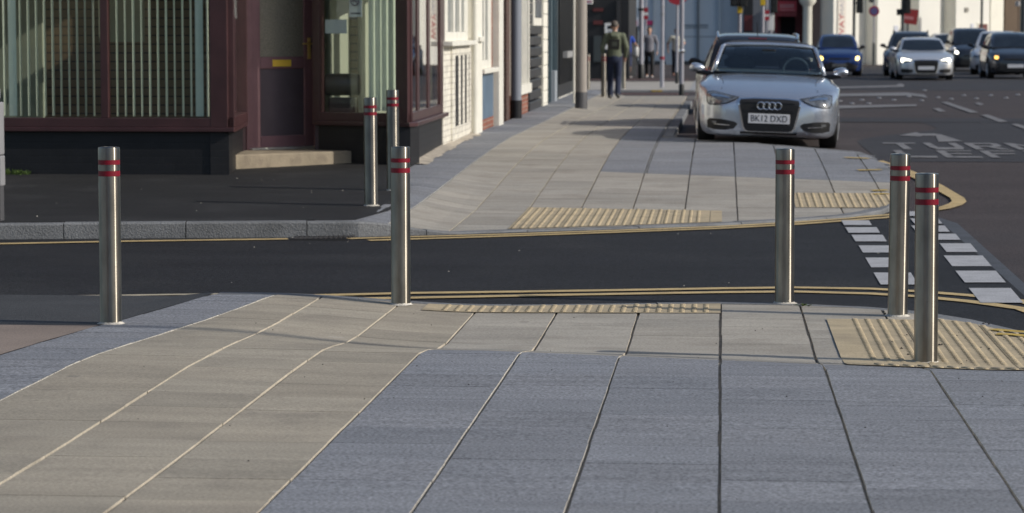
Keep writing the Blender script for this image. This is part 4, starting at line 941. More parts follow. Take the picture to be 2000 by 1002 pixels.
def project(bvh, poly, direc, off, nm, m, parent, thick=.012, step=.035, lab=None, smooth_=True):
    """a panel cut to the outline poly and bent over the bodywork along direc ('f','r','l','s')"""
    pts = []
    for i in range(len(poly)):
        a, c = Vector(poly[i]), Vector(poly[(i + 1) % len(poly)]); n = max(1, int((c - a).length / step))
        pts += [a + (c - a) * k / n for k in range(n)]
    nb = len(pts); xs = [p.x for p in pts]; ys = [p.y for p in pts]
    def inside(q):
        r = False
        for i in range(len(poly)):
            x1, y1 = poly[i]; x2, y2 = poly[(i + 1) % len(poly)]
            if (y1 > q.y) != (y2 > q.y) and q.x < (x2 - x1) * (q.y - y1) / (y2 - y1) + x1: r = not r
        return r
    x = min(xs) + step * .5
    while x < max(xs):
        y = min(ys) + step * .5
        while y < max(ys):
            q = Vector((x + rnd.uniform(-.002, .002), y + rnd.uniform(-.002, .002)))
            if inside(q) and min((q - p).length for p in pts[:nb]) > step * .35: pts.append(q)
            y += step
        x += step
    r = geometry.delaunay_2d_cdt(pts, [(i, (i + 1) % nb) for i in range(nb)], [], 1, 1e-5)
    vs, es, fs = r[0], r[1], r[2]
    D = {'f': Vector((0, 1, 0)), 'r': Vector((0, -1, 0)), 's': Vector((-1, 0, 0)), 'l': Vector((1, 0, 0)), 't': Vector((0, 0, -1))}[direc]
    def org(q): return {'f': Vector((q.x, -3, q.y)), 'r': Vector((q.x, 12, q.y)), 's': Vector((4, q.x, q.y)), 'l': Vector((-4, q.x, q.y)), 't': Vector((q.x, q.y, 5))}[direc]
    hits = []; last = None
    for q in vs:
        h = bvh.ray_cast(org(q), D)
        hits.append(h[0])
    good = [h for h in hits if h is not None]
    if not good: return None
    for i, h in enumerate(hits):
        if h is None:
            q = vs[i]; j = min((k for k in range(len(vs)) if hits[k] is not None), key=lambda k: (vs[k] - q).length); o = org(q); hits[i] = o + D * ((hits[j] - o).dot(D))
    b = MB(); n = len(vs); b.v = [tuple(h - D * off) for h in hits] + [tuple(h + D * (thick - off)) for h in hits]
    cnt = {}
    for f in fs:
        b.f.append(list(f)); b.f.append([n + i for i in reversed(f)])
        for i in range(len(f)):
            e = (f[i], f[(i + 1) % len(f)]); cnt[e] = 1
    for (a, c) in list(cnt):
        if (c, a) not in cnt: b.f.append([a, c, n + c, n + a])
    o = b.build(nm, m, parent, smooth_, False)
    if lab: o['label'] = lab
    return o
def wheel(root, x, y, r, wd, side, rimm):
    b = MB(); hw = wd / 2; b.lathe([(r * .66, -hw * .9), (r * .80, -hw), (r * .95, -hw * .92), (r, -hw * .6), (r, hw * .6), (r * .95, hw * .92), (r * .80, hw), (r * .66, hw * .9)], 36, (x, y, r), 'X')
    w = b.build('wheel', M['tyre'], root, True, False)
    b = MB(); o = side * (hw * .86); b.lathe([(r * .68, 0), (r * .68, side * .02), (r * .62, side * .025), (r * .60, -side * .02), (r * .1, -side * .02)], 32, (x + o, y, r), 'X')
    for k in range(10):
        a = k * math.pi / 5; c = Vector((x + o, y, r)); d = Vector((0, math.cos(a), math.sin(a))); e = Vector((0, -math.sin(a), math.cos(a))); p0, p1 = c + d * r * .1, c + d * r * .64
        b.poly([p0 - e * .03, p1 - e * .022, p1 + e * .022, p0 + e * .03]) if False else b.tube([p0 + Vector((side * .02, 0, 0)), p1 + Vector((side * .012, 0, 0))], [.03, .02], 6)
    b.build('rim', rimm, w, True, False)
M['tyre'] = mat('tyre', (.012, .012, .012), .85)
M['rim'] = mat('rim', (.45, .46, .48), .3, .8)
M['dark_plastic'] = mat('dark_plastic', (.008, .008, .009), .5)
M['car_glass'] = mat('car_glass', (.010, .014, .018), .04, spec=.8, var=.5, scale=2.5)
M['lamp_glass'] = mat('lamp_glass', (.20, .21, .22), .10, .6, var=.75, scale=18, coat=.6)
M['chrome'] = mat('chrome', (.75, .76, .78), .12, 1.0)
M['plate_white'] = mat('plate_white', (.62, .63, .66), .4)
M['plate_ink'] = mat('plate_ink', (.012, .012, .014), .5)
M['tail_red'] = mat('tail_red', (.32, .012, .012), .2, coat=.5)
M['head_on'] = mat('head_on', (.9, .9, .8), .3, emit=(1, .95, .78), estr=5)
M['head_yellow'] = mat('head_yellow', (.9, .8, .4), .3, emit=(1, .72, .18), estr=3.5)
M['head_amber'] = mat('head_amber', (.9, .5, .1), .3, emit=(1, .55, .12), estr=3)
def paint(n, c, metal=.5, rough=.28): return mat(n, c, rough, metal, coat=.8)
def car(name, label, P, paintm, loc, rz, scale=1.0, feats=(), group=None, lean=0.0, openc=None, rimm='rim', roofm=None, cab='car', mirrors=True, cabm=None, detail_w=True):
    root = thing(name, label, cab, loc, rz, group); root.scale = (scale,) * 3; root.rotation_euler = (0, lean, rz)
    v, f = fullcar_body(P); b = MB(); b.v, b.f = v, f; body = b.build('body', paintm, root, True, False)
    bv = BVHTree.FromPolygons(v, f); v2, f2 = cabin(P); b = MB(); b.v, b.f = v2, f2
    if openc:      # leave the front and back of the cabin open for real glass
        b.f = [q for q in f2 if len(q) == 4 and openc[0] <= sum(v2[i][1] for i in q) / 4 <= openc[1]]
    cb = b.build('cabin', cabm or paintm, root, True, False)
    off = len(v); both = BVHTree.FromPolygons(v + v2, f + [[i + off for i in q] for q in f2]); cbv = BVHTree.FromPolygons(v2, f2)
    for a in P['axles']:
        for sd in (-1, 1): wheel(root, sd * (P['W'] / 2 - .13), a, P['wr'], .225, sd, M[rimm])
    MB().box(-P['W'] / 2 + .28, P['W'] / 2 - .28, .5, P['L'] - .5, .16, .5).build('underbody', M['dark_plastic'], root, world=False)
    if mirrors:
        my, mz = P['mir']
        for sd in (-1, 1):
            b = MB(); w2 = P['W'] / 2; prof = [(.02, -.055), (.075, -.045), (.10, 0), (.095, .06), (.055, .10), (.01, .11)]
            n = 14; st = [(.0, .55), (.05, .85), (.12, 1.0), (.19, .95), (.235, .6)]
            for q, sc in st:
                for i in range(n):
                    a = 2 * math.pi * i / n; b.v.append((sd * (w2 - .06 + q * .82), my + .085 * sc * math.sin(a) , mz + .062 * sc * math.cos(a) - .03 * (1 - sc)))
            for j in range(len(st) - 1):
                for i in range(n): b.f.append([j * n + i, j * n + (i + 1) % n, (j + 1) * n + (i + 1) % n, (j + 1) * n + i])
            b.f.append(list(range(n))); b.f.append([(len(st) - 1) * n + i for i in range(n)])
            mm = b.build('wing_mirror', M[P['mirm']] if P.get('mirm') else paintm, root, True, False)
            MB().tube([(sd * (w2 - .2), my + .02, mz - .09), (sd * (w2 + .04), my + .01, mz - .055)], [.04, .03], 8).build('mirror_stalk', M['dark_plastic'], mm, True, False)
    for ft in feats:
        nm, poly, dr, mt = ft[:4]; opt = ft[4] if len(ft) > 4 else {}
        tgt = {'b': bv, 'c': cbv, 'a': both}[opt.get('on', 'a')]
        for sgn in ((1, -1) if opt.get('sym') else (1,)):
            if dr in 'ls':
                o = project(tgt, poly, 's' if sgn == 1 else 'l', opt.get('off', .006), nm, M[mt], root)
            else: o = project(tgt, [(sgn * x, z) for x, z in poly][::sgn], dr, opt.get('off', .006), nm, M[mt], root, opt.get('thick', .012), opt.get('step', .035))
    return root, both
def rect(x0, x1, z0, z1): return [(x0, z0), (x1, z0), (x1, z1), (x0, z1)]
def plate(root, bvh, c, wd, hh, body, direc='f', mt='plate_white', tilt=0):
    h = bvh.ray_cast(Vector((c[0], -3 if direc == 'f' else 12, c[1])), Vector((0, 1 if direc == 'f' else -1, 0)))[0]; s = -1 if direc == 'f' else 1
    y = h.y + s * .03; o = MB().box(-wd / 2, wd / 2, min(0, -s * .025), max(0, -s * .025), -hh / 2, hh / 2).build('number_plate', M[mt], root, world=False, bevel=.003); o.location = (c[0], y, c[1])
    if body: text('lettering', body, hh * .94, M['plate_ink'], o, (0, s * .0015, -.002), (R(90), 0, 0 if s < 0 else R(180)), .0006, .86)
    return o
# silver open-top coupe, roof up, parked nose towards us
COUPE = dict(L=4.63, W=1.854, H=1.36, axles=(.88, 3.63), wr=.325, ar=.37, plan_f=[(0, .60), (.03, .70), (.08, .80), (.16, .87), (.3, .93), (.55, .975), (.9, 1.0)], plan_r=[(0, .72), (.06, .82), (.2, .92), (.6, 1.0)],
    top=[(0, .60), (.04, .66), (.12, .70), (.35, .77), (.8, .86), (1.3, .925), (1.6, .955), (3.4, .97), (4.3, .96), (4.63, .88)], belt=[(0, .52), (.05, .60), (.2, .66), (.6, .78), (1.2, .85), (2.4, .9), (3.6, .92), (4.4, .88), (4.63, .78)],
    low=[(0, .21), (.05, .165), (.2, .15), (.5, .16), (4.2, .2), (4.63, .32)], cab_st=[1.42, 1.5, 1.6, 1.75, 1.9, 2.05, 2.15, 2.22, 2.3, 2.45, 2.7, 3.0, 3.3, 3.5, 3.7, 3.9], roof=[(1.42, .94), (1.6, 1.035), (1.9, 1.2), (2.15, 1.305), (2.3, 1.335), (2.7, 1.36), (3.1, 1.32), (3.5, 1.17), (3.9, .97)],
    cab_z=.93, cab_wb=[(1.42, .66), (1.7, .76), (2.4, .80), (3.3, .78), (3.9, .62)], cab_wr=[(1.42, .62), (2.3, .60), (3.3, .58), (3.9, .5)], mir=(1.72, 1.0), mirm=None)
M['silver'] = paint('silver', (.53, .57, .64), .8, .27)
hl = [(.40, .655), (.44, .66), (.62, .70), (.70, .715), (.80, .705), (.80, .60), (.77, .56), (.68, .555), (.55, .585), (.46, .625)]
hl_in = [(.50, .652), (.62, .68), (.74, .69), (.745, .66), (.62, .655), (.52, .638)]
fog = [(.40, .315), (.44, .345), (.60, .37), (.76, .375), (.79, .35), (.785, .255), (.70, .235), (.55, .235), (.445, .255)]
gr = [(-.37, .635), (-.2, .648), (.2, .648), (.37, .635), (.385, .60), (.375, .54), (.32, .29), (.295, .245), (.25, .23), (-.25, .23), (-.295, .245), (-.32, .29), (-.375, .54), (-.385, .60)]
gr_s = [(x * 1.06, .438 + (z - .438) * 1.075) for x, z in gr]
ws = [(-.70, .965), (-.58, 1.275), (-.3, 1.295), (0, 1.30), (.3, 1.295), (.58, 1.275), (.70, .965), (.4, .945), (0, .94), (-.4, .945)]
M['screen_glass'] = glass_mat('screen_glass', (.80, .87, .88), 1.0)
AUDI_F = [('windscreen', ws, 'f', 'screen_glass', dict(on='c', off=.012, thick=.006)), ('side_window', [(1.85, .98), (2.15, 1.20), (2.4, 1.26), (2.9, 1.25), (3.2, 1.15), (3.35, .99)], 's', 'car_glass', dict(on='c', sym=1)),
    ('headlight', hl, 'f', 'lamp_glass', dict(sym=1, step=.02, off=.016)), ('headlight_surround', [(x + (.01 if x > .6 else -.012), z + (.008 if z > .64 else -.01)) for x, z in hl], 'f', 'dark_plastic', dict(sym=1, off=.010, step=.02)),
    ('light_strip', hl_in, 'f', 'chrome', dict(sym=1, off=.021, step=.015)),
    ('grille_rim', gr_s, 'f', 'chrome', dict(off=.010, step=.02)), ('grille', gr, 'f', 'dark_plastic', dict(off=.016, step=.02)), ('fog_intake', fog, 'f', 'dark_plastic', dict(sym=1, off=.010, step=.02)),
    ('splitter_gap', [(-.40, .195), (.40, .195), (.37, .222), (-.37, .222)], 'f', 'dark_plastic', dict(off=.014, step=.02)), ('bumper_blade', [(.36, .18), (.47, .165), (.5, .20), (.40, .30), (.365, .29)], 'f', 'silver', dict(sym=1, off=.02)),
    ('intake_bar', [(.50, .29), (.70, .30), (.70, .31), (.50, .302)], 'f', 'chrome', dict(sym=1, off=.016)), ('fog_lamp', rect(.67, .735, .315, .345), 'f', 'lamp_glass', dict(sym=1, off=.018, step=.02))]
GC = 'cars facing the camera in the waiting lane'
M['soft_top'] = mat('soft_top', (.015, .015, .017), .8)
AX = at(1500, 285, lambda x, y: .03)
audi, bvh = car('silver_convertible', 'silver two-door convertible with black roof parked nose first in the bay', COUPE, M['silver'], (.60, 35.0, .03), 0.0, 1.02, AUDI_F, lean=R(1.9), openc=(2.22, 3.4), cabm=M['soft_top'])
pl = plate(audi, bvh, (.0, .395), .53, .125, 'BK12 DXD')
for k in (-1.5, -.5, .5, 1.5):
    pass
bd = MB()
for k in (-1.5, -.5, .5, 1.5): bd.torus((k * .072, 0, 0), .046, .0085, 'Y', 28, 8)
h = bvh.ray_cast(Vector((0, -3, .555)), Vector((0, 1, 0)))[0]; bo = bd.build('ring_badge', M['chrome'], audi, True, False); bo.location = (0, h.y - .030, .56)
gb = MB()
for z in (.60, .505, .485, .30, .275, .25): gb.box(-.33 + (.6 - z) * .1, .33 - (.6 - z) * .1, -.006, .006, z - .004, z + .004)
go = gb.build('grille_bars', mat('grille_bar', (.05, .05, .055), .3, .6), audi, world=False); go.location = (0, h.y - .017, 0)
# hood shut lines and soft top
for sg in (1, -1):
    b = MB(); b.tube([(sg * .62, .33, 0), (sg * .60, .7, 0), (sg * .63, 1.1, 0), (sg * .70, 1.45, 0)], .004, 6)
    for i, vv in enumerate(b.v):
        hh = bvh.ray_cast(Vector((vv[0], vv[1], 3)), Vector((0, 0, -1)))[0]; b.v[i] = (vv[0], vv[1], (hh.z if hh else .8) + vv[2] + .0015)
    b.build('bonnet_gap', M['dark_plastic'], audi, True, False)
rt = [(-.60, 2.34), (.60, 2.34), (.62, 2.8), (.6, 3.3), (.5, 3.8), (-.5, 3.8), (-.6, 3.3), (-.62, 2.8)]
project(bvh, rt, 't', .012, 'soft_top', M['soft_top'], audi, .02, .08)
MB().tube([(-.35, 1.40, .955), (-.05, 1.30, .945), (.1, 1.32, .945)], .006, 6).build('wiper', M['dark_plastic'], audi, True, False)
# windscreen frame, cabin inside
_, cf = cabin(COUPE); cv = cabin(COUPE)[0]; cbv_ = BVHTree.FromPolygons(cv, cf)
def on_screen(x, z, off=.0):
    h = cbv_.ray_cast(Vector((x, -3, z)), Vector((0, 1, 0)))[0]; return (x, h.y - off, z) if h else (x, 2.2, z)
fr = [(-.745, .945)] + [(-.745 + (.745 - .625) * k / 8, .945 + (1.285 - .945) * k / 8) for k in range(1, 9)] + [(-.59, 1.305), (-.5, 1.318), (-.3, 1.328), (0, 1.332), (.3, 1.328), (.5, 1.318), (.59, 1.305)] + [(.625 + (.745 - .625) * k / 8, 1.285 + (.945 - 1.285) * k / 8) for k in range(9)]
MB().tube([on_screen(x, z, .0) for x, z in fr], .030, 10).build('screen_frame', M['silver'], audi, True, False)
M['seat_grey'] = mat('seat_grey', (.012, .012, .014), .6)
M['trim'] = mat('trim', (.085, .095, .105), .5)
b = MB(); b.v = [(-.74, 1.52, .965), (.74, 1.52, .965), (.76, 2.3, .99), (.72, 3.5, .99), (-.72, 3.5, .99), (-.76, 2.3, .99)]; b.f = [[0, 1, 2, 5], [5, 2, 3, 4]]; b.build('dashboard', M['trim'], audi, False, False)
for sx in (-.37, .37):
    b = MB(); b.lathe([(.10, .0), (.16, .04), (.17, .12), (.12, .17), (.03, .18)], 16, (sx, 2.62, .98)); 
    for i, q in enumerate(b.v): b.v[i] = (sx + (q[0] - sx) * 1.35, 2.62 + (q[1] - 2.62) * .5, q[2])
    st_ = b.build('seat', M['seat_grey'], audi, True, False); b = MB(); b.lathe([(.05, 0), (.11, .03), (.12, .09), (.09, .14), (.02, .155)], 16, (sx, 2.64, 1.14))
    for i, q in enumerate(b.v): b.v[i] = (q[0], 2.64 + (q[1] - 2.64) * .5, q[2])
    b.build('headrest', M['seat_grey'], st_, True, False)
MB().box(-.09, .09, 1.98, 2.01, 1.215, 1.27).build('rear_mirror', M['dark_plastic'], audi, world=False, bevel=.01)
w_ = MB(); w_.torus((.37, 1.86, .99), .17, .014, 'Y', 24, 6); w_.build('steering_wheel', M['trim'], audi, True, False)
project(cbv_, [(-.42, 1.06), (-.40, 1.19), (.40, 1.19), (.42, 1.06)], 'r', .004, 'rear_window', M['screen_glass'], audi, .005, .06)
# dark estate car, tail towards us
ESTATE = dict(L=4.55, W=1.86, H=1.60, axles=(.9, 3.55), wr=.34, ar=.385, plan_f=[(0, .62), (.05, .78), (.2, .92), (.6, 1)], plan_r=[(0, .80), (.04, .86), (.12, .92), (.35, .975), (.8, 1.0)],
    top=[(0, .68), (.06, .8), (.4, .92), (1.1, 1.03), (1.4, 1.06), (4.3, 1.06), (4.55, 1.02)], belt=[(0, .6), (.1, .72), (.6, .86), (1.5, .95), (4.3, 1.0), (4.55, .96)], low=[(0, .25), (.1, .2), (.4, .2), (4.2, .24), (4.55, .34)],
    cab_st=[1.15, 1.25, 1.4, 1.6, 1.8, 2.0, 2.15, 2.4, 3.0, 3.6, 3.9, 4.05, 4.15, 4.25, 4.35, 4.45, 4.5], roof=[(1.15, 1.04), (1.4, 1.18), (1.8, 1.42), (2.1, 1.55), (2.5, 1.60), (3.6, 1.58), (4.0, 1.55), (4.15, 1.48), (4.3, 1.33), (4.45, 1.12), (4.5, 1.03)],
    cab_z=1.02, cab_wb=[(1.15, .72), (1.5, .80), (2.5, .84), (4.2, .80), (4.5, .74)], cab_wr=[(1.15, .6), (2.2, .63), (3.5, .63), (4.5, .58)], mir=(1.62, 1.10), mirm='dark_plastic')
M['black_paint'] = paint('black_paint', (.012, .011, .012), .3, .2)
EST_F = [('rear_window', [(-.60, 1.10), (-.52, 1.48), (0, 1.52), (.52, 1.48), (.60, 1.10)], 'r', 'car_glass', dict(on='c')), ('brake_light', rect(-.14, .14, 1.52, 1.54), 'r', 'dim_red', dict(on='c', off=.012, step=.03)),
    ('tail_light', [(.62, .98), (.74, 1.06), (.84, 1.05), (.86, .78), (.70, .80)], 'r', 'tail_red', dict(sym=1)), ('side_window', [(1.55, 1.08), (2.1, 1.44), (3.5, 1.46), (3.95, 1.40), (4.1, 1.12)], 's', 'car_glass', dict(on='c', sym=1)), ('rear_bumper', [(-.8, .36), (.8, .36), (.82, .55), (-.82, .55)], 'r', 'dark_plastic', dict(off=.02))]
M['dim_red'] = mat('dim_red', (.09, .01, .012), .3)
M['roof_sheen_paint'] = paint('roof_sheen_paint', (.16, .17, .19), .6, .3)  # grey for the painted sky sheen on the estate roof
est, eb = car('dark_estate_car', 'black estate car with silver roof rails parked behind the silver convertible', ESTATE, M['black_paint'], (.50, 40.5 + 4.55, .03), R(180), 1.0, EST_F, lean=R(-1.5))
for sg in (1, -1): MB().tube([(sg * .60, 1.9, 1.54), (sg * .61, 2.1, 1.615), (sg * .61, 3.9, 1.60), (sg * .60, 4.15, 1.52)], .022, 8).build('roof_rail', M['chrome'], est, True, False)
MB().tube([(.0, 3.95, 1.58), (.02, 4.12, 1.80)], [.008, .004], 6).build('aerial', M['dark_plastic'], est, True, False)
est.scale = (1, 1, .935)
project(eb, [(-.60, 3.1), (.60, 3.1), (.58, 4.02), (-.58, 4.02)], 't', .014, 'roof_sky_sheen', M['roof_sheen_paint'], est, .02, .08)  # paler panel painted as sky reflected on the black roof
plate(est, eb, (0, .72), .52, .11, None, 'r', 'head_yellow' if False else 'plate_white')
# generic hatchback and the other cars
HATCH = dict(L=3.95, W=1.70, H=1.50, axles=(.78, 3.28), wr=.30, ar=.345, plan_f=[(0, .60), (.05, .76), (.2, .90), (.6, 1)], plan_r=[(0, .74), (.1, .86), (.4, .97), (.7, 1.0)],
    top=[(0, .66), (.06, .76), (.4, .88), (.95, 1.0), (1.2, 1.03), (3.7, 1.02), (3.95, .95)], belt=[(0, .56), (.1, .68), (.5, .82), (1.4, .92), (3.6, .95), (3.95, .85)], low=[(0, .24), (.1, .18), (.4, .18), (3.6, .22), (3.95, .34)],
    cab_st=[.95, 1.05, 1.2, 1.4, 1.6, 1.8, 1.95, 2.2, 2.8, 3.3, 3.5, 3.65, 3.8, 3.9], roof=[(.95, 1.02), (1.2, 1.15), (1.6, 1.36), (1.9, 1.46), (2.3, 1.50), (3.2, 1.47), (3.5, 1.40), (3.75, 1.18), (3.9, 1.0)],
    cab_z=1.0, cab_wb=[(.95, .66), (1.3, .74), (2.2, .77), (3.5, .74), (3.9, .66)], cab_wr=[(.95, .56), (2.0, .57), (3.9, .54)], mir=(1.35, 1.05), mirm='dark_plastic')
VAN = dict(HATCH); VAN.update(L=4.4, W=1.8, H=1.72, axles=(.85, 3.55), top=[(0, .72), (.06, .84), (.4, .98), (.9, 1.1), (1.1, 1.12), (4.2, 1.12), (4.4, 1.05)], belt=[(0, .62), (.1, .75), (.5, .9), (1.4, 1.0), (4.1, 1.03), (4.4, .95)],
    cab_st=[.85, .95, 1.1, 1.3, 1.5, 1.7, 1.85, 2.1, 2.8, 3.6, 3.9, 4.1, 4.25, 4.35], roof=[(.85, 1.1), (1.1, 1.26), (1.5, 1.52), (1.8, 1.66), (2.2, 1.72), (3.8, 1.70), (4.1, 1.6), (4.35, 1.1)], cab_z=1.08, cab_wb=[(.85, .7), (1.3, .79), (2.2, .82), (4.35, .76)], cab_wr=[(.85, .62), (2.0, .66), (4.35, .62)], mir=(1.3, 1.18))
def front_feats(P, hx=(.42, .72), hz=(.62, .74), hm='lamp_glass', kind='hatch'):
    H, z = P['H'], P['cab_z']; k = P['W'] / 1.7
    fw = [(-.60 * k, z + .045), (-.50 * k, H - .075), (0, H - .055), (.50 * k, H - .075), (.60 * k, z + .045), (0, z + .02)]
    F = [('windscreen', fw, 'f', 'car_glass', dict(on='c')), ('side_window', [(P['cab_st'][0] + .5, z + .04), (P['cab_st'][0] + 1.0, H - .13), (P['L'] - 1.0, H - .13), (P['L'] - .5, z + .05)], 's', 'car_glass', dict(on='c', sym=1)),
         ('headlight', [(hx[0] * k, hz[0] + .02), (hx[0] * k + .03, hz[1] - .03), (hx[1] * k, hz[1]), (hx[1] * k + .02, hz[0] + .03), (hx[1] * k - .06, hz[0])], 'f', hm, dict(sym=1, step=.03, off=.01)),
         ('grille', [(-.40 * k, .60), (.40 * k, .60), (.36 * k, .66), (-.36 * k, .66)], 'f', 'dark_plastic', dict(off=.005)), ('lower_intake', [(-.62 * k, .22), (.62 * k, .22), (.66 * k, .34), (.45 * k, .47), (-.45 * k, .47), (-.66 * k, .34)], 'f', 'dark_plastic', dict(off=.005))]
    return F
M['blue_paint'] = paint('blue_paint', (.009, .032, .135), .35, .22)
M['white_car'] = paint('white_car', (.50, .52, .56), .2, .3)
M['navy_paint'] = paint('navy_paint', (.02, .025, .035), .3, .25)
M['graphite'] = paint('graphite', (.06, .065, .075), .5, .28)
M['pale_silver'] = paint('pale_silver', (.56, .58, .62), .5, .32)
def put(px, Y, s=0): p = on_y(px, 57, Y); return (p.x, Y, z_road(p.x, Y))
yar = front_feats(HATCH); yar[2] = ('headlight', [(.57, .60), (.575, .68), (.63, .725), (.70, .715), (.72, .65), (.68, .59), (.62, .575)], 'f', 'head_yellow', dict(sym=1, step=.03, off=.012)); yar[4] = ('lower_intake', [(-.55, .2), (.55, .2), (.68, .38), (.30, .52), (.12, .46), (-.12, .46), (-.30, .52), (-.68, .38)], 'f', 'dark_plastic', dict(off=.005))
c1, vb = car('blue_hatchback', 'blue hatchback with round yellow lit headlights driving towards the camera', HATCH, M['blue_paint'], put(1640, 95.5), 0, 1.0, yar, GC); plate(c1, vb, (0, .40), .52, .11, None, mt='lamp_glass')
a5 = [('windscreen', ws, 'f', 'car_glass', dict(on='c', off=.012))] + [f for f in AUDI_F if f[0] in ('side_window', 'grille_rim', 'grille', 'fog_intake')] + [('headlight', hl, 'f', 'lamp_glass', dict(sym=1, step=.03)), ('light_strip', [(.46, .645), (.62, .69), (.77, .705), (.79, .60), (.73, .57), (.71, .63), (.6, .645), (.5, .63)], 'f', 'head_on', dict(sym=1, off=.012, step=.03))]
c2, vb = car('white_coupe', 'pale silver coupe with bright white light strips driving towards the camera', COUPE, M['pale_silver'], put(1810, 88.5), 0, 1.03, a5, GC); plate(c2, vb, (0, .395), .52, .11, None)
sv = front_feats(ESTATE); c3, vb = car('graphite_estate_car', 'graphite estate car half hidden behind the pale silver coupe', ESTATE, M['graphite'], put(1776, 96), R(-5), 1.0, sv, GC)
for sg in (1, -1): MB().tube([(sg * .60, 1.9, 1.54), (sg * .61, 2.1, 1.625), (sg * .61, 3.9, 1.61), (sg * .60, 4.15, 1.52)], .022, 8).build('roof_rail', M['dark_plastic'], c3, True, False)
vf = front_feats(VAN, hm='head_on', hx=(.56, .68), hz=(.70, .84)); c4, vb = car('navy_van', 'dark navy people carrier with white lit headlight in the right hand queue', VAN, M['navy_paint'], put(1903, 107), 0, 1.0, vf, GC)
hf = front_feats(ESTATE); c5, vb = car('silver_estate_car', 'pale silver tall car between the navy people carrier and the black hatchback', ESTATE, M['white_car'], put(1944, 99), R(-8), 1.0, hf, GC)
af = front_feats(HATCH, hm='lamp_glass'); af[2] = ('headlight', [(.50, .64), (.52, .72), (.62, .76), (.70, .75), (.72, .68), (.62, .63)], 'f', 'lamp_glass', dict(sym=1, step=.03, off=.01)); af.append(('indicator', [(-.66, .65), (-.56, .65), (-.55, .74), (-.66, .745)], 'f', 'head_amber', dict(off=.02, step=.03)))
c6, vb = car('black_hatchback', 'black hatchback with one amber lamp at the right edge of the road', HATCH, M['navy_paint'], put(1985, 91), R(0), 1.05, af, GC); plate(c6, vb, (0, .42), .52, .11, None)
wf = front_feats(HATCH); c7, vb = car('white_hatchback', 'small white hatchback far back between the silver coupe and the navy people carrier', HATCH, M['white_car'], put(1856, 118), 0, 1.0, wf, GC)
c8, vb = car('grey_hatchback', 'pale blue grey car top peeping over the roof of the black estate car', HATCH, M['pale_silver'], (.75, 52, z_road(0, 54)), 0, 1.03, front_feats(HATCH))
# ================================================================== FAR END OF THE STREET
# pavement beyond the cross street, with its kerb
def ybox(b, pxa, pxb, Y, py0, py1, out, back=.1, z0=None, z1=None):
    """box on a wall that faces the camera at distance Y, between image columns and rows"""
    A, B = on_y(pxa, py1, Y), on_y(pxb, py0, Y); return b.box(A.x, B.x, Y - out, Y + back, A.z if z0 is None else z0, B.z if z1 is None else z1)
b = MB(); b.box(-14, -0.9, 74.2, 127, -.6, .0 - .085); structure(b.build('cross_street_pavement', M['slab_plain']))
b = MB(); b.box(-14, -0.9, 74.02, 74.195, -.6, -.08); b.box(-.898, -.75, 74.02, 127, -.6, -.08); structure(b.build('cross_street_kerb', M['granite_plain']))
b = MB(); b.box(-14, -0.62, 65.62, 65.8, -.6, -.045); structure(b.build('street_end_kerb', M['granite_plain']))
b = MB()
for py in (159.5, 184.5, 190.5):
    A, B = at(1150, py), at(1345, py); b.poly([(A.x, A.y, A.z + .01 + (.06 if A.y > 74 else 0)), (B.x, A.y, A.z + .01 + (.06 if A.y > 74 else 0)), (B.x, A.y + .5, A.z + .012 + (.06 if A.y > 74 else 0)), (A.x, A.y + .5, A.z + .012 + (.06 if A.y > 74 else 0))])
structure(b.build('red_kerb_strip', mat('red_strip', (.20, .10, .09), .8)))
b = MB()
for px in (1277, 1288):
    p = on_y(px, 172, 74.0); b.box(p.x - .07, p.x + .07, 73.99, 74.019, -.17, -.08)
structure(b.build('kerb_paint_dabs', M['spray']))
# bollards at the cross street
for px, py, lab in ((1179, 190, 'distant steel bollard beside the walking man in the green hoodie'), (1218, 174, 'distant bollard just right of the walking man, farther away'), (1148, 178, 'distant bollard right of the concrete lamp column')):
    zf = z_far if py > 185 else (lambda x, y: -.085); dup(proto, at(px, py, zf), rnd.random() * 6, lab)
M['grey_render'] = mat('grey_render', (.50, .57, .63), .85, var=.06, scale=.6)
M['grey_trim'] = mat('grey_trim', (.42, .48, .53), .8)
M['dark_shop'] = mat('dark_shop', (.014, .014, .016), .45, var=.2, scale=2)
M['red_shop'] = mat('red_shop', (.16, .012, .018), .5, var=.15, scale=2)
M['sign_red'] = mat('sign_red', (.34, .02, .035), .5)
M['sign_white'] = mat('sign_white', (.72, .72, .70), .6)
M['mag'] = mat('mag', (.30, .02, .10), .5)
M['white_render'] = mat('white_render', (.70, .69, .635), .85, var=.05, scale=.5)
M['brown_gate'] = mat('brown_gate', (.085, .055, .032), .7, var=.15, scale=2)
M['signal_black'] = mat('signal_black', (.012, .013, .013), .5)
M['signal_yellow'] = mat('signal_yellow', (.62, .42, .02), .5)
M['pole_grey'] = mat('pole_grey', (.34, .34, .38), .45, .3, var=.1, scale=5)
M['pole_dark'] = mat('pole_dark', (.05, .06, .065), .45, .2)
M['sign_blue'] = mat('sign_blue', (.10, .09, .22), .5)
def xat(px, Y): return on_y(px, 57, Y).x
def zpy(py, Y): return on_y(1000, py, Y).z
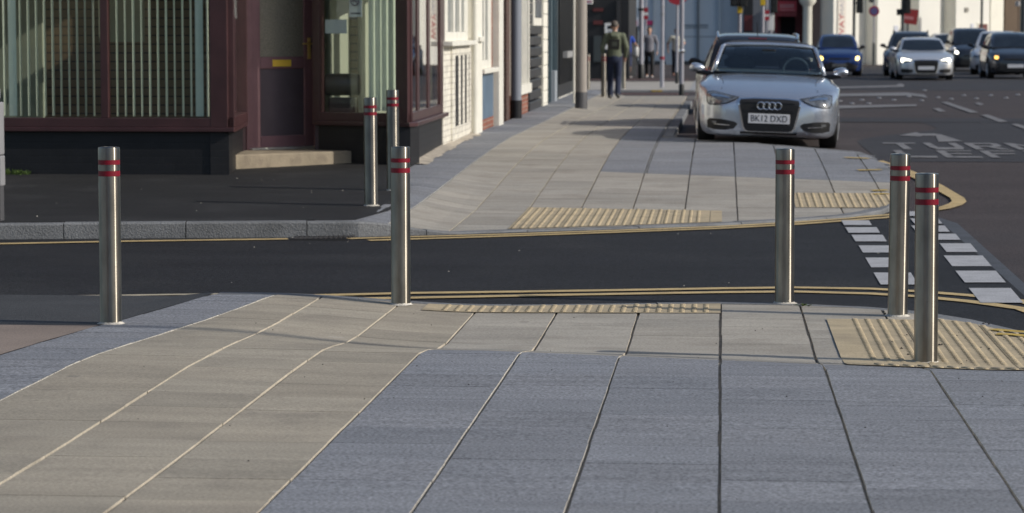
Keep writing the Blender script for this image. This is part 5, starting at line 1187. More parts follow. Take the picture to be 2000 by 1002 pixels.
def upper(t, x0, x1, Y, h, wm, back=8, z0=3.6, n=3, roofm='slate'):
    MB().box(x0, x1, Y, Y + back, z0, h).build('upper_wall', M[wm], t)
    r = MB(); r.v += [(x0 - .1, Y - .2, h), (x1 + .1, Y - .2, h), (x1 + .1, Y + back, h), (x0 - .1, Y + back, h), (x0 - .1, Y + back / 2, h + 2), (x1 + .1, Y + back / 2, h + 2)]; r.f += [[0, 1, 5, 4], [2, 3, 4, 5], [0, 4, 3], [1, 2, 5], [3, 2, 1, 0]]; r.build('roof', M[roofm], t)
    for k in range(n):
        c = x0 + (x1 - x0) * (k + .5) / n; f = MB().box(c - .55, c + .55, Y - .04, Y + .03, z0 + .8, z0 + 2.3).build('upper_window', M['white_wood'], t); MB().box(c - .47, c + .47, Y - .06, Y - .035, z0 + .88, z0 + 2.22).build('pane', M['dark_pane'], f, world=False)
# black shop across the side turning
Y = 90.0; x0, x1 = -12, xat(1228, Y); t = thing('black_shop', 'black painted corner shop across the side turning behind the walking man', 'shop', (-7, Y, 0))
b = MB(); b.box(x0, x1, Y, Y + 8, -.4, 3.598); b.build('wall', M['dark_shop'], t); upper(t, x0, x1, Y, 6.5, 'upper_brick')
b = MB(); b.box(xat(1158, Y), xat(1177, Y), Y - .06, Y + .02, zpy(122, Y), zpy(68, Y)); f = b.build('window', M['dark_shop'], t); b = MB(); b.box(xat(1160, Y), xat(1175, Y), Y - .065, Y - .055, zpy(120, Y), zpy(70, Y)); b.build('pane', mat('shop_pane', (.07, .085, .09), .1), f, world=False)
b = MB(); ybox(b, 1158, 1178, Y, 16, 22, .08); ybox(b, 1159, 1177, Y, 40, 48, .08); b.build('sign_strips', mat('dull_red', (.10, .02, .02), .5), t)
b = MB(); ybox(b, 1204, 1212, Y, 0, 150, .12); b.build('downpipe', mat('dk_pipe', (.03, .03, .032), .5), t)
b = MB(); ybox(b, 1144, 1158, Y, -6, 8, .4, -.1); f = b.build('hanging_sign', M['sign_white'], t); b = MB(); ybox(b, 1145, 1157, Y, 2, 5, .41, -.405); b.build('lettering', M['mag'], f, world=False)
P = on_y(1194, 100, 89.0); t = thing('poster_board', 'white framed poster board standing before the black shop', 'poster', P)
b = MB(); ybox(b, 1181, 1206, 89, 45, 96, .03, .03); b.build('board', M['sign_white'], t); b = MB(); ybox(b, 1187, 1204, 89, 50, 57, .036, -.03); b.build('headline', M['dark_shop'], t); b = MB(); ybox(b, 1188, 1204, 89, 60, 92, .034, -.03); b.build('picture', mat('poster_pic', (.33, .36, .40), .6, var=.4, scale=3), t)
b = MB(); ybox(b, 1183, 1185, 89, 96, 152, .03, .03); ybox(b, 1202, 1204, 89, 96, 152, .03, .03); b.build('legs', M['pole_dark'], t)
# blue grey hall
Y = 127.0; x0, x1 = xat(1222, Y), xat(1452, Y); t = thing('grey_hall', 'plain blue grey rendered hall closing the street behind the traffic lights', 'building', (0, Y, 0))
b = MB(); b.box(x0 - 4, x1, Y, Y + 8, -.5, 3.598); b.build('wall', M['grey_render'], t); upper(t, x0 - 4, x1, Y, 7.5, 'grey_render')
b = MB(); ybox(b, 1300, 1322, Y, -40, 127, .12); ybox(b, 1402, 1408, Y, -40, 127, .2); ybox(b, 1275, 1279, Y, -40, 127, .1); b.build('pilasters', M['grey_trim'], t)
b = MB(); ybox(b, 1335, 1383, Y, 48, 51, .02); ybox(b, 1335, 1383, Y, 53, 55, .02); ybox(b, 1335, 1400, Y, 71, 72.5, .015); b.build('render_bands', mat('band', (.20, .24, .28), .8), t)
b = MB(); ybox(b, 1222, 1300, Y, 119, 130, .05); ybox(b, 1322, 1402, Y, 119, 130, .05); b.build('plinth', mat('plinth_d', (.06, .065, .07), .8), t)
b = MB(); ybox(b, 1361, 1366, Y, -40, 119, .12, 0); b.build('downpipe', mat('pipe_g', (.14, .16, .18), .5), t)
b = MB(); ybox(b, 1221, 1244, Y, 40, 49, .1); ybox(b, 1262, 1275, Y, 40, 49, .1); f = b.build('fascia_sign', M['mag'], t); b = MB(); ybox(b, 1226, 1238, Y, 43, 46, .11, -.1); b.build('lettering', M['sign_white'], f, world=False)
b = MB(); ybox(b, 1232, 1246, Y, 52, 122, .03); b.build('door', M['dark_pane'], t); b = MB(); ybox(b, 1222, 1231, Y, 50, 60, .04); b.build('blue_sticker', mat('stk', (.05, .25, .45), .5), t)
# red shop
Y = 126.0; xr = xat(1613, Y); t = thing('red_shop', 'dark red shop front with white round column and open black doorway', 'shop', (4, Y, 0))
b = MB(); b.box(x1 + .01, xat(1512, Y), Y, Y + 8, -.5, 3.6); b.build('left_wall', mat('mid_grey', (.13, .14, .16), .7), t)
b = MB(); ybox(b, 1452, 1471, Y, -30, 110, .02); b.build('dark_window', M['dark_shop'], t); b = MB(); ybox(b, 1453, 1470, Y, 30, 60, .03, 0); b.build('red_poster', mat('dr', (.09, .012, .014), .5), t)
b = MB(); b.box(xat(1512, Y), xr, Y + 1.2, Y + 8, -.5, 3.598); b.build('wall', M['red_shop'], t); upper(t, x1 + .02, xr, Y, 7.5, 'upper_brick')
b = MB(); ybox(b, 1513, 1518, Y, -30, 130, .0, 1.2); ybox(b, 1518, 1556, Y, 23, 32, .0, .3); b.build('door_surround', M['red_shop'], t)
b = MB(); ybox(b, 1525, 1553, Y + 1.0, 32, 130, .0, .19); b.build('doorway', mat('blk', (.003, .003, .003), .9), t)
b = MB(); ybox(b, 1519, 1556, Y, 2, 22, .04, .03); f = b.build('sign_panel', M['sign_red'], t)
b = MB()
for k in range(6): ybox(b, 1524 + k * 4.6, 1526.6 + k * 4.6, Y, 8, 16, .05, -.039)
ybox(b, 1523, 1552, Y, 19, 20.3, .05, -.039); b.build('lettering', mat('dim_letters', (.40, .22, .22), .6), f, world=False)
b = MB(); c = on_y(1577, 57, Y - .3); b.lathe([(.34, -.3), (.34, -.1), (.22, 0), (.21, 2.75), (.24, 2.8), (.38, 2.95), (.4, 3.2), (.4, 3.6)], 24, (c.x, c.y, -.1)); b.build('round_column', M['cream_render'], t, True)
b = MB(); ybox(b, 1587, 1603, Y, -30, 130, .05, 1.0); b.build('side_panel', mat('brn', (.14, .10, .09), .6), t)
# white rendered building, its front turned a little to the right
A0, B0 = Vector((xat(1603, 126), 126.0)), Vector((21.0, 143.0)); t = thing('white_building', 'long white rendered building with shallow piers, small red window and brown gate', 'building', (10, 134, 0))
dv = (B0 - A0).normalized()
def wm(px):   # metres along the front at an image column
    d = ray(px, 57); den = d.x * -dv.y + d.y * dv.x; k = (A0.x * -dv.y + A0.y * dv.x) / den; return (Vector((d.x * k, d.y * k)) - A0).length
def wpt(m): return tuple(A0 + dv * m)
def wz(px, py): q = wpt(wm(px)); return on_y(px, py, q[1]).z
Lw = (B0 - A0).length; b = MB(); b.wallbox(wpt(0), wpt(Lw), -.6, 7.5, 0, .4); b.build('wall', M['white_render'], t)
b = MB()
for pa, pb in ((1604, 1640), (1690, 1731), (1771, 1813), (1843, 1909)): b.wallbox(wpt(wm(pa)), wpt(wm(pb)), -.6, 7.2, .75, -.002)
b.build('piers', M['white_render'], t, bevel=.02)
b = MB(); b.wallbox(wpt(wm(1938)), wpt(wm(1969)), -.3, 3.4, .78, -.0); b.build('brown_gate', M['brown_gate'], t)
b = MB(); b.wallbox(wpt(wm(1911)), wpt(wm(1936)), -.6, 7.2, .75, -.002); b.wallbox(wpt(wm(1971)), wpt(wm(2040)), -.6, 7.2, .75, -.002); b.build('end_pier', M['cream_render'], t)
f = MB().wallbox(wpt(wm(1885)), wpt(wm(1906)), wz(1895, 64), wz(1895, 44), .78, -.74).build('red_window', M['cream_render'], t); MB().wallbox(wpt(wm(1887)), wpt(wm(1904)), wz(1895, 62), wz(1895, 47), .79, -.77).build('pane', mat('redwin', (.12, .035, .035), .4), f, world=False)
b = MB()
for px, py in ((1655, 54), (1742, 53), (1821, 53), (1863, 19)): b.wallbox(wpt(wm(px - 3)), wpt(wm(px + 3)), wz(px, py + 4), wz(px, py - 4), .1 if px < 1850 else .82, 0 if px < 1850 else -.74)
b.build('wall_vents', mat('vent', (.25, .24, .21), .7), t)
b = MB(); b.wallbox(wpt(wm(1722)), wpt(wm(1730)), wz(1726, 68), wz(1726, 50), .78, -.74); b.wallbox(wpt(wm(1872)), wpt(wm(1877)), wz(1875, 60), wz(1875, 46), .78, -.74); b.build('wall_notices', mat('note', (.5, .52, .58), .6), t)
b = MB(); b.wallbox(wpt(-.5), wpt(Lw + .4), 7.5, 7.8, .95, .5); b.build('parapet', M['white_render'], t)
bn = thing('banner', 'tall white banner with red letters on the end of the white building', 'banner', (wpt(wm(1618))[0], wpt(wm(1618))[1], 1))
b = MB(); b.wallbox(wpt(wm(1611)), wpt(wm(1627)), wz(1619, 72), wz(1619, -14), .80, -.76); b.build('cloth', mat('banner_c', (.62, .58, .52), .8), bn)
for body, py, mt, sz in (('WAY', 52, 'sign_red', .52), ('HAIR', 10, 'pole_grey', .42)):
    q = wpt(wm(1619)); nn = Vector((dv.y, -dv.x)); o = text('lettering', body, sz, M[mt], bn, (0, 0, 0), (R(90), R(-90), math.atan2(dv.y, dv.x)), .004, 1.0); o.location = Vector((q[0] + nn.x * .81, q[1] + nn.y * .81, wz(1619, py))) - bn.location

# ---------------------------------------------------------------- signals, poles and signs
zfp = lambda x, y: -.085
def signal_head(t, x, z0, h=.85, yo=-.16, lit=None, wd=.14):
    b = MB(); b.box(x - wd, x + wd, yo - .1, yo + .08, z0, z0 + h); hd = b.build('signal_head', M['signal_black'], t, world=False, bevel=.02)
    b = MB()
    for k in range(3): b.lathe([(.10, 0), (.105, -.02), (.108, -.13)], 16, (x, yo - .1, z0 + h * (k + .5) / 3), 'Y')
    b.build('visors', M['signal_black'], hd, True, False)
    MB().tube([(x, yo, z0 + h * .5), (0, 0, z0 + h * .5)], .025, 8).build('bracket', M['signal_black'], t, True, False)
def zloc(py, c): return on_y(1000, py, c.y).z - c.z
def xloc(px, c): return on_y(px, 57, c.y).x - c.x
def e1(t, c): MB().lathe([(.1, zloc(21, c)), (.1, zloc(16, c))], 16).build('collar', M['signal_black'], t, True, False)
pole('street_pole', 'thick pale street pole with black foot between the two groups of walkers', 'pole', 1252, 154, zfp, .085, 6, M['pole_grey'], M['signal_black'], .5, .9, e1)
def e2(t, c):
    for pa, pb in ((26, 30), (12, 14)): MB().lathe([(.068, zloc(pb, c)), (.068, zloc(pa, c))], 14).build('band', M['grey_metal'], t, True, False)
    MB().lathe([(.075, zloc(116, c)), (.075, zloc(110, c))], 14).build('red_band', mat('rb', (.25, .03, .05), .5), t, True, False)
pole('banded_pole', 'slim pale pole with a thin red band near its foot on the far kerb', 'pole', 1293, 171, zfp, .06, 5, M['pole_grey'], None, .5, 1, e2)
def e3(t, c):
    MB().lathe([(.36, -.09), (.36, -.075)], 32, (0, 0, zloc(-13, c)), 'Y').build('round_sign', M['sign_red'], t, True, False); MB().box(-.24, .24, -.097, -.091, zloc(-13, c) - .06, zloc(-13, c) + .06).build('white_bar', M['sign_white'], t, world=False)
pole('sign_pole', 'grey pole carrying a round red sign cut by the top edge', 'sign', 1322, 163, zfp, .045, 3.6, M['pole_grey'], M['signal_black'], .35, 1, e3)
def e4(t, c):
    MB().lathe([(.075, zloc(103, c)), (.085, zloc(100, c)), (.075, zloc(97, c))], 14).build('glint_ring', M['chrome'], t, True, False)  # chrome ring added in place of a bright glint on the pole
pole('signal_pole', 'grey signal pole with black foot standing nearest at the cross street', 'pole', 1331, 186, z_road, .058, 5, M['pole_grey'], M['signal_black'], .3, 1, e4)
def heads(*hs):
    def f(t, c):
        for px, py in hs: signal_head(t, xloc(px, c), zloc(py, c))
    return f
pole('traffic_light', 'pole with two black signal heads hanging left and right against the blue grey hall', 'traffic light', 1366, 125, zfp, .05, 4.2, M['pole_dark'], None, .5, 1, heads((1350, 28), (1391, 33)))
def e5(t, c):
    heads((1434, 13), (1451, 13))(t, c); MB().box(-.09, .09, -.12, .06, zloc(26, c), zloc(13.5, c)).build('push_button_box', M['signal_yellow'], t, world=False, bevel=.01)
pole('traffic_light', 'grey signal pole with yellow push button box left of the dark window', 'traffic light', 1444, 150, zfp, .06, 4, M['pole_grey'], None, .5, 1, e5)
def e6(t, c): MB().box(-.1, .09, -.12, .06, zloc(11, c), zloc(-6, c)).build('push_button_box', M['signal_yellow'], t, world=False, bevel=.01)
pole('traffic_light', 'grey signal pole with higher yellow box over the black estate car', 'traffic light', 1489, 142, zfp, .07, 4, M['pole_grey'], None, .5, 1, e6)
def e7(t, c):
    for pa, pb, mt in ((28, 20, 'sign_red'), (32, 28.4, 'sign_white'), (40, 32.4, 'sign_red')): MB().box(-.1, .1, -.03, -.01, zloc(pa, c), zloc(pb, c)).build('sign_plate', M[mt], t, world=False)
pole('small_sign', 'small red and white sign plate on a thin post over the black estate car', 'sign', 1497, 140, zfp, .03, 3, M['pole_grey'], None, .5, 1, e7)
def e7b(t, c):
    for pa, pb, mt in ((24, 15, 'sign_red'), (30, 24.4, 'sign_white'), (38, 30.4, 'sign_red')): MB().box(-.09, .09, -.03, -.01, zloc(pa, c), zloc(pb, c)).build('sign_plate', M[mt], t, world=False)
pole('small_sign', 'small red and white sign plate right of the thick pale pole', 'sign', 1261, 140, zfp, .03, 3, M['pole_grey'], None, .5, 1, e7b)
def e8(t, c): heads((1511, 25))(t, c); MB().box(-.12, .12, -.14, -.07, zloc(60, c), zloc(25, c)).build('white_case', M['sign_white'], t, world=False, bevel=.02)
pole('traffic_light', 'signal post with a pale case under its black head beside the red shop', 'traffic light', 1505, 138, zfp, .06, 4, M['pole_grey'], None, .5, 1, e8)
pole('traffic_light', 'dark pole with black signal head above the blue hatchback', 'traffic light', 1667, 134, z_road, .065, 4.6, M['pole_dark'], None, .5, 1, heads((1678, 26)))
def e9(t, c):
    z = zloc(22, c); MB().lathe([(.24, -.07), (.24, -.055)], 32, (0, 0, z), 'Y').build('red_ring', M['sign_red'], t, True, False); MB().lathe([(.17, -.076), (.17, -.071)], 32, (0, 0, z), 'Y').build('sign_face', M['sign_blue'], t, True, False)
    MB().lathe([(.02, 0), (.13, .05), (.15, .12), (.05, .2)], 14, (-.12, 0, z + .38)).build('lamp_cap', M['pole_dark'], t, True, False)
    MB().lathe([(.06, 0), (.06, 1.05)], 16).build('thick_base', M['pole_dark'], t, True, False)
pole('round_sign', 'round red ringed sign on a thin pole in front of the white building', 'sign', 1706, 128, z_road, .04, 3.5, M['pole_grey'], None, .5, 1, e9)
def e10(t, c):
    heads((1771, 27))(t, c); MB().box(xloc(1751, c), xloc(1760, c), -.1, .1, zloc(30, c), zloc(18, c)).build('detector_box', M['signal_black'], t, world=False, bevel=.02)
pole('traffic_light', 'dark pole with black signal head beside the tilted red sign', 'traffic light', 1762, 132, z_road, .06, 4.6, M['pole_dark'], None, .5, 1, e10)
def e11(t, c):
    o = MB().box(-.28, .42, -.06, -.045, -.34, .34).build('red_board', mat('red_board', (.30, .03, .03), .5), t, world=False); o.location = (.02, 0, zloc(32, c)); o.rotation_euler = (0, R(8), 0)
    o2 = MB().box(-.2, .24, -.066, -.061, -.14, .0).build('lettering', mat('rb2', (.5, .2, .2), .6), o, world=False)
pole('road_sign', 'tilted red rectangular sign on a post behind the pale silver coupe', 'sign', 1772, 130, z_road, .035, 3, M['pole_dark'], None, .5, 1, e11)
pole('thin_pole', 'thin dark pole rising behind the pale silver tall car', 'pole', 1916, 126, z_road, .06, 5, M['pole_dark'])
def e12(t, c): MB().tube([(0, -.0, zloc(7, c)), (.25, 0, zloc(4, c))], .03, 8).build('arm', M['pole_dark'], t, True, False); MB().lathe([(.05, -.12), (.12, -.1), (.12, .1), (.05, .12)], 14, (-.05, 0, zloc(8, c))).build('lamp', M['grey_metal'], t, True, False)
pole('lamp_pole', 'thin brown pole with small lamp right of the brown gate', 'street lamp', 1988, 128, z_road, .035, 3.4, mat('brn_pole', (.14, .09, .06), .5), None, .5, 1, e12)
pole('dark_column', 'dark signal column cut by the right edge of the picture', 'pole', 1997, 126, z_road, .16, 5, M['pole_dark'])
b = MB(); p = on_y(1924, 60, 115); t = thing('red_lamp', 'small red lamp on a short post behind the pale silver tall car', 'lamp', (p.x, p.y, -.08)); MB().lathe([(.03, 0), (.03, 1.3)], 10).build('post', M['pole_dark'], t, True, False); MB().lathe([(.1, 1.3), (.12, 1.4), (.1, 1.55), (.03, 1.6)], 14).build('lamp_body', M['sign_red'], t, True, False)
# crossing studs on the main road
first = None
for px, py in ((1683, 196), (1717, 192), (1746, 196), (1775, 189), (1800, 197), (1832, 191), (1858, 194), (1883, 187), (1907, 193), (1935, 187), (1965, 192), (1988, 186), (1806, 177), (1697, 203), (1664, 203), (1640, 198)):
    p = at(px, py, z_road) + Vector((0, 0, .004)); lab = 'small square metal stud set in the dark road surface in front of the oncoming cars'
    if first is None:
        first = MB().lathe([(.06, 0), (.06, .01), (.045, .022), (.001, .024)], 12).build('road_stud', mat('stud', (.5, .5, .5), .35, .6), None, True); first.location = p; tag(first, lab, 'stud', 'metal studs across the main road')
    else:
        o = first.copy(); COL.objects.link(o); o.location = p

# ================================================================== PEOPLE
def grown(name, segs, m, parent, vox=.012, it=5):
    """one closed skin grown over tapered limbs: segs are (a, b, (rx,ry) at a, (rx,ry) at b)"""
    b = MB(); n = 14
    for a, c, ra, rb in segs:
        a, c = Vector(a), Vector(c); ra = ra if isinstance(ra, tuple) else (ra, ra); rb = rb if isinstance(rb, tuple) else (rb, rb)
        d = (c - a); L = d.length; d = d.normalized() if L > 1e-6 else Vector((0, 0, 1))
        ex = Vector((1, 0, 0)); ex = (ex - d * ex.dot(d)); ex = ex.normalized() if ex.length > .2 else Vector((0, 1, 0)); ey = d.cross(ex)
        ringsv = []
        for t in (-90, -60, -35, -12): ringsv.append((a + d * math.sin(R(t)) * min(ra), (ra[0] * math.cos(R(t)), ra[1] * math.cos(R(t)))))
        for k in range(1, 4): f = k / 4; ringsv.append((a + d * L * f, (ra[0] + (rb[0] - ra[0]) * f, ra[1] + (rb[1] - ra[1]) * f)))
        for t in (12, 35, 60, 90): ringsv.append((c + d * math.sin(R(t)) * min(rb), (rb[0] * math.cos(R(t)), rb[1] * math.cos(R(t)))))
        o = len(b.v)
        for p, (rx, ry) in ringsv:
            for k in range(n): q = 2 * math.pi * k / n; b.v.append(tuple(p + ex * max(rx, .0005) * math.cos(q) + ey * max(ry, .0005) * math.sin(q)))
        for r in range(len(ringsv) - 1):
            for k in range(n): l = (k + 1) % n; b.f.append([o + r * n + k, o + r * n + l, o + (r + 1) * n + l, o + (r + 1) * n + k])
        b.f.append([o + k for k in range(n - 1, -1, -1)]); b.f.append([o + (len(ringsv) - 1) * n + k for k in range(n)])
    ob = b.build(name, m, parent, False, False)
    rm = ob.modifiers.new("remesh", 'REMESH'); rm.mode = 'VOXEL'; rm.voxel_size = vox; rm.use_smooth_shade = True
    sm = ob.modifiers.new("smooth", 'SMOOTH'); sm.iterations = it; sm.factor = .5
    return ob
def person(label, loc, rz, skin, hairm, top, trous, shoe, pose, sc=1.0, hood=False, sleeves=True, shorts=False, hair_len=0):
    t = thing('person', label, 'person', loc, rz, 'people walking on the far pavement'); t.scale = (sc,) * 3
    Pp = dict(la=[(.185, 0, 1.42), (.235, .02, 1.15), (.225, -.08, .91)], ra=[(-.185, 0, 1.42), (-.235, .02, 1.15), (-.225, -.08, .91)], ll=[(.09, 0, .90), (.10, -.02, .49), (.10, .02, .09), (.11, -.14, .035)], rl=[(-.09, 0, .90), (-.10, -.02, .49), (-.10, .02, .09), (-.11, -.14, .035)]); Pp.update(pose)
    V3 = lambda p: Vector(p)
    sg = [((0, 0, .92), (0, 0, 1.12), (.15, .10), (.125, .088)), ((0, 0, 1.12), (0, 0, 1.36), (.125, .09), (.155, .10)), ((-.12, 0, 1.41), (.12, 0, 1.41), .065, .065), ((0, .01, 1.42), (0, -.012, 1.56), .06, .052),
          ((0, -.012, 1.605), (0, -.002, 1.675), (.066, .082), (.075, .093)), ((0, -.045, 1.565), (0, -.02, 1.60), (.042, .045), (.06, .075)), ((0, -.098, 1.632), (0, -.108, 1.612), .009, .013), ((-.074, .01, 1.61), (-.076, .012, 1.645), .012, .016), ((.074, .01, 1.61), (.076, .012, 1.645), .012, .016)]
    hs = []
    for key in ('la', 'ra'):
        a = [V3(p) for p in Pp[key]]; sd = 1 if key == 'la' else -1; d = (a[2] - a[1]).normalized()
        sg += [(a[0], a[1], .052, .04), (a[1], a[2], .041, .028), (a[2], a[2] + d * .085, (.026, .026), (.030, .022))]
        side = Vector((0, -1, 0)); side = (side - d * side.dot(d)).normalized()
        for k in range(4):
            o_ = side * (.027 - .018 * k); L = (.072, .082, .077, .06)[k]; c1 = a[2] + d * .088 + o_; c2 = c1 + d * L * .5 + Vector((-sd * .006, 0, 0)); c3 = c1 + d * L * .95 + Vector((-sd * .022, 0, 0))
            sg += [(c1, c2, .0092, .0088), (c2, c3, .0088, .0078)]
        sg += [(a[2] + d * .03 + side * .022, a[2] + d * .07 + side * .048, .012, .0105), (a[2] + d * .07 + side * .048, a[2] + d * .10 + side * .05, .0105, .009)]
    for key in ('ll', 'rl'):
        g = [V3(p) for p in Pp[key]]; sg += [(g[0], g[1], .082, .052), (g[1], g[1].lerp(g[2], .35), .052, .052), (g[1].lerp(g[2], .35), g[2], .052, .035), (g[2], g[3], .034, .03)]
    grown('body', sg, skin, t, .0075, 4)
    # clothes
    sg = [((0, 0, .94), (0, 0, 1.14), (.172, .122), (.158, .118)), ((0, 0, 1.14), (0, 0, 1.35), (.158, .118), (.172, .122)), ((-.13, 0, 1.412), (.13, 0, 1.412), .078, .078), ((0, .012, 1.42), (0, .008, 1.475), .078, .066)]
    for key in ('la', 'ra'):
        a = [V3(p) for p in Pp[key]]
        if sleeves: sg += [(a[0], a[1], .070, .058), (a[1], a[1].lerp(a[2], .92), .058, .043)]
        else: sg += [(a[0], a[0].lerp(a[1], .6), .068, .062)]
    if hood: sg += [((-.085, .06, 1.455), (.085, .06, 1.455), .045, .045), ((-.05, .105, 1.41), (.05, .105, 1.41), .05, .05), ((-.095, .0, 1.47), (-.07, .07, 1.46), .03, .04), ((.095, .0, 1.47), (.07, .07, 1.46), .03, .04)]
    grown('top', sg, top, t)
    sg = [((0, 0, .88), (0, 0, .97), (.165, .118), (.15, .11)), ((0, .03, .88), (0, .035, .92), (.14, .10), (.14, .10))]
    for key in ('ll', 'rl'):
        g = [V3(p) for p in Pp[key]]; sg += [(g[0], g[1], .094, .072)]
        sg += [(g[1], g[1].lerp(g[2], 1.03), .072, .066)] if not shorts else [(g[1], g[1] + Vector((0, 0, -.03)), .07, .07)]
    grown('trousers', sg, trous, t)
    for key in ('ll', 'rl'):
        g = [V3(p) for p in Pp[key]]; a, q = g[2], g[3]; grown('shoe', [(a + Vector((0, .035, -.03)), a + Vector((0, .0, .0)), .044, .042), (a + Vector((0, .045, -.045)), q, (.042, .04), (.042, .03))], shoe, t, .009, 3)
    b = MB(); n = 20; rr = 12
    for i in range(rr + 1):
        for k in range(n):
            th = math.pi * i / rr; ph = 2 * math.pi * k / n; x, y, z = .085 * math.sin(th) * math.cos(ph), .104 * math.sin(th) * math.sin(ph), .095 * math.cos(th)
            line = (.028 if y < -.03 else -.055 - hair_len) if abs(y + .03) > .02 else -.01
            f = 1.0 + .03 * rnd.uniform(-1, 1)
            if z < line: f = .80
            b.v.append((x * f, y * f + .008, z * f + 1.668))
    for i in range(rr):
        for k in range(n): l = (k + 1) % n; b.f.append([i * n + k, i * n + l, (i + 1) * n + l, (i + 1) * n + k])
    b.build('hair', hairm, t, True, False)
    b = MB()
    for sx in (-1, 1): b.lathe([(.003, -.005), (.010, 0), (.004, .006)], 8, (sx * .031, -.094, 1.648), 'Y')
    b.box(-.022, .022, -.094, -.084, 1.576, 1.583); b.build('eyes_and_mouth', M['signal_black'], t, True, False)
    return t
sk1 = mat('skin_pale', (.50, .30, .22), .55); sk2 = mat('skin_tan', (.36, .20, .14), .55)
hgrey, hbrown, hdark = mat('hair_grey', (.10, .085, .07), .7), mat('hair_brown', (.14, .075, .04), .7), mat('hair_dark', (.02, .016, .014), .7)
green = mat('hoodie_green', (.125, .142, .095), .9, var=.15, scale=8); jeans = mat('jeans', (.016, .024, .055), .85, var=.2, scale=9); shoe_w = mat('shoe_white', (.6, .6, .6), .6); shoe_d = mat('shoe_dark', (.06, .06, .06), .6)
walk = dict(ll=[(.09, 0, .92), (.10, -.12, .51), (.10, -.10, .09), (.11, -.26, .04)], rl=[(-.09, 0, .92), (-.09, .02, .50), (-.08, .17, .13), (-.09, .05, .04)])
c = at(1200, 193, z_far)
man = person('man seen from behind in green hoodie and dark jeans walking away', c, R(180), sk1, hgrey, green, jeans, shoe_d, dict(walk, la=[(.185, 0, 1.42), (.27, .04, 1.16), (.25, -.06, .93)], ra=[(-.185, 0, 1.42), (-.27, .02, 1.16), (-.24, -.12, .94)]), 1.02, hood=True)
b = MB(); b.box(-.12, .12, .09, .126, 1.12, 1.34); b.build('back_print', mat('print', (.018, .018, .016), .8), man, world=False, bevel=.01)
b = MB(); b.box(-.06, .05, .12, .129, 1.19, 1.28); b.build('print_motif', mat('motif', (.06, .07, .055), .8), man, world=False)
cp = at(1224, 153, zfp)
p2 = person('person in bright blue top carrying a white bag beyond the man in green', cp, R(20), sk2, hbrown, mat('blue_top', (.015, .06, .36), .85), mat('navy_short', (.03, .045, .12), .85), shoe_w, dict(la=[(.185, 0, 1.42), (.30, -.02, 1.20), (.40, -.16, 1.06)]), .98, sleeves=False, shorts=True)
bg = thing('carrier_bag', 'white carrier bag held by the person in the blue top', 'bag', (cp.x + .36, cp.y - .28, cp.z + .72)); b = MB()
for s_, z in ((.13, 0), (.15, .12), (.12, .3), (.05, .36)): pass
b.lathe([(.10, 0), (.15, .05), (.15, .2), (.09, .32), (.02, .36)], 14); b.build('bag_body', M['sign_white'], bg, True, False); MB().tube([(-.03, 0, .34), (-.02, 0, .41), (.02, 0, .41), (.03, 0, .34)], .008, 6).build('handle', M['sign_white'], bg, True, False)
person('person in grey zipped jacket, black trousers and white trainers walking towards the camera', at(1268, 152, zfp), R(0), sk1, hbrown, mat('grey_jacket', (.19, .19, .22), .85, var=.2, scale=6), mat('black_trousers', (.012, .012, .014), .85), shoe_w, dict(walk, ra=[(-.185, 0, 1.42), (-.27, .03, 1.17), (-.26, -.03, .92)], la=[(.185, 0, 1.42), (.28, .03, 1.17), (.27, -.06, .92)]), 1.0)
person('person in white t shirt and dark trousers half hidden behind the two sign poles', at(1321, 149, zfp), R(8), sk2, hdark, mat('white_tee', (.55, .54, .46), .85), mat('navy_trousers', (.02, .022, .035), .85), mat('shoe_red', (.25, .08, .06), .6), dict(walk, ra=[(-.185, 0, 1.42), (-.32, .06, 1.18), (-.31, .0, .95)], la=[(.185, 0, 1.42), (.30, .02, 1.2), (.22, -.2, 1.16)]), .98, sleeves=False)

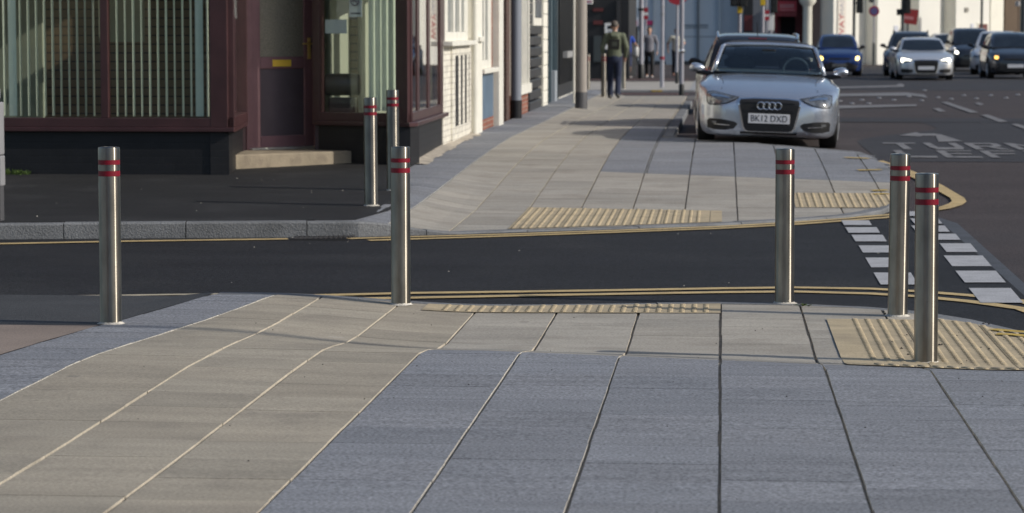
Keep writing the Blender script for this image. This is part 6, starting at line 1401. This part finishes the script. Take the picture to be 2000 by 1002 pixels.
# ================================================================== OPPOSITE TERRACE (seen in the glass and in the steel)
M['buff_brick'] = brick_mat('buff_brick', (.34, .26, .17), (.40, .31, .21), (.38, .34, .28), 1.0, .85, 'S')
def terrace(label, x0, x1, y0, y1, h, wm_, face):
    t = thing('terraced_building', label, 'building', ((x0 + x1) / 2, (y0 + y1) / 2, 0)); MB().box(x0, x1, y0, y1, -.5, h).build('wall', M[wm_], t); MB().box(x0 - .2, x1 + .2, y0, y1, h, h + .25).build('roof', M['slate'], t)
    n = max(2, int(((y1 - y0) if face in '+-' else (x1 - x0)) / 2.6))
    for lv in (0, 1):
        for k in range(n):
            if face == '-': c = y0 + (y1 - y0) * (k + .5) / n; B = (x0 - .05, x0 + .02, c - .55, c + .55); G = (x0 - .07, x0 - .045, c - .47, c + .47)
            else: c = x0 + (x1 - x0) * (k + .5) / n; B = (c - .55, c + .55, y1 - .02, y1 + .05); G = (c - .47, c + .47, y1 + .045, y1 + .07)
            z = .9 + lv * 2.6
            if z + 1.5 > h - .2: continue
            f = MB().box(*B, z, z + 1.4).build('window', M['white_wood'], t); MB().box(*G, z + .08, z + 1.32).build('pane', M['dark_pane'], f, world=False)
for k, (y0, y1, h, m_) in enumerate(((-4, 9, 4.8, 'buff_brick'), (9, 21, 5.0, 'cream_render'), (21, 34, 5.0, 'red_brick'), (34, 47, 5.0, 'cream_render'), (47, 62, 5.2, 'buff_brick'), (62, 76, 4.9, 'red_brick'))):
    terrace(('buff brick', 'cream rendered', 'red brick', 'second cream rendered', 'longer buff brick', 'last red brick')[k] + ' terraced building across the main road, outside the picture', 21, 27, y0, y1, h, m_, '-')
terrace('buff brick building behind the camera across the pavement', -14, -4, -16, -8, 6, 'buff_brick', '^'); terrace('red brick building behind the camera by the main road', -3.9, 8, -22, -14, 6, 'red_brick', '^')

# lamp column across the main road whose thin shadow falls over the near paving
P = at(640, 665, z_near); tt = 16.0; c = (P.x + tt * .978, P.y - tt * .208, -.18); t = thing('lamp_column', 'grey lamp column across the main road, outside the picture, casting a thin shadow over the paving', 'street lamp', c)
MB().lathe([(.11, 0), (.11, 1.2), (.075, 1.3), (.055, 11.0)], 16).build('column', M['galv'], t, True, False); MB().tube([(0, 0, 10.9), (-.3, 0, 11.2), (-1.0, 0, 11.3)], .04, 8).build('arm', M['galv'], t, True, False); MB().box(-1.5, -.95, -.12, .12, 11.25, 11.36).build('lamp_head', M['grey_metal'], t, world=False, bevel=.03)
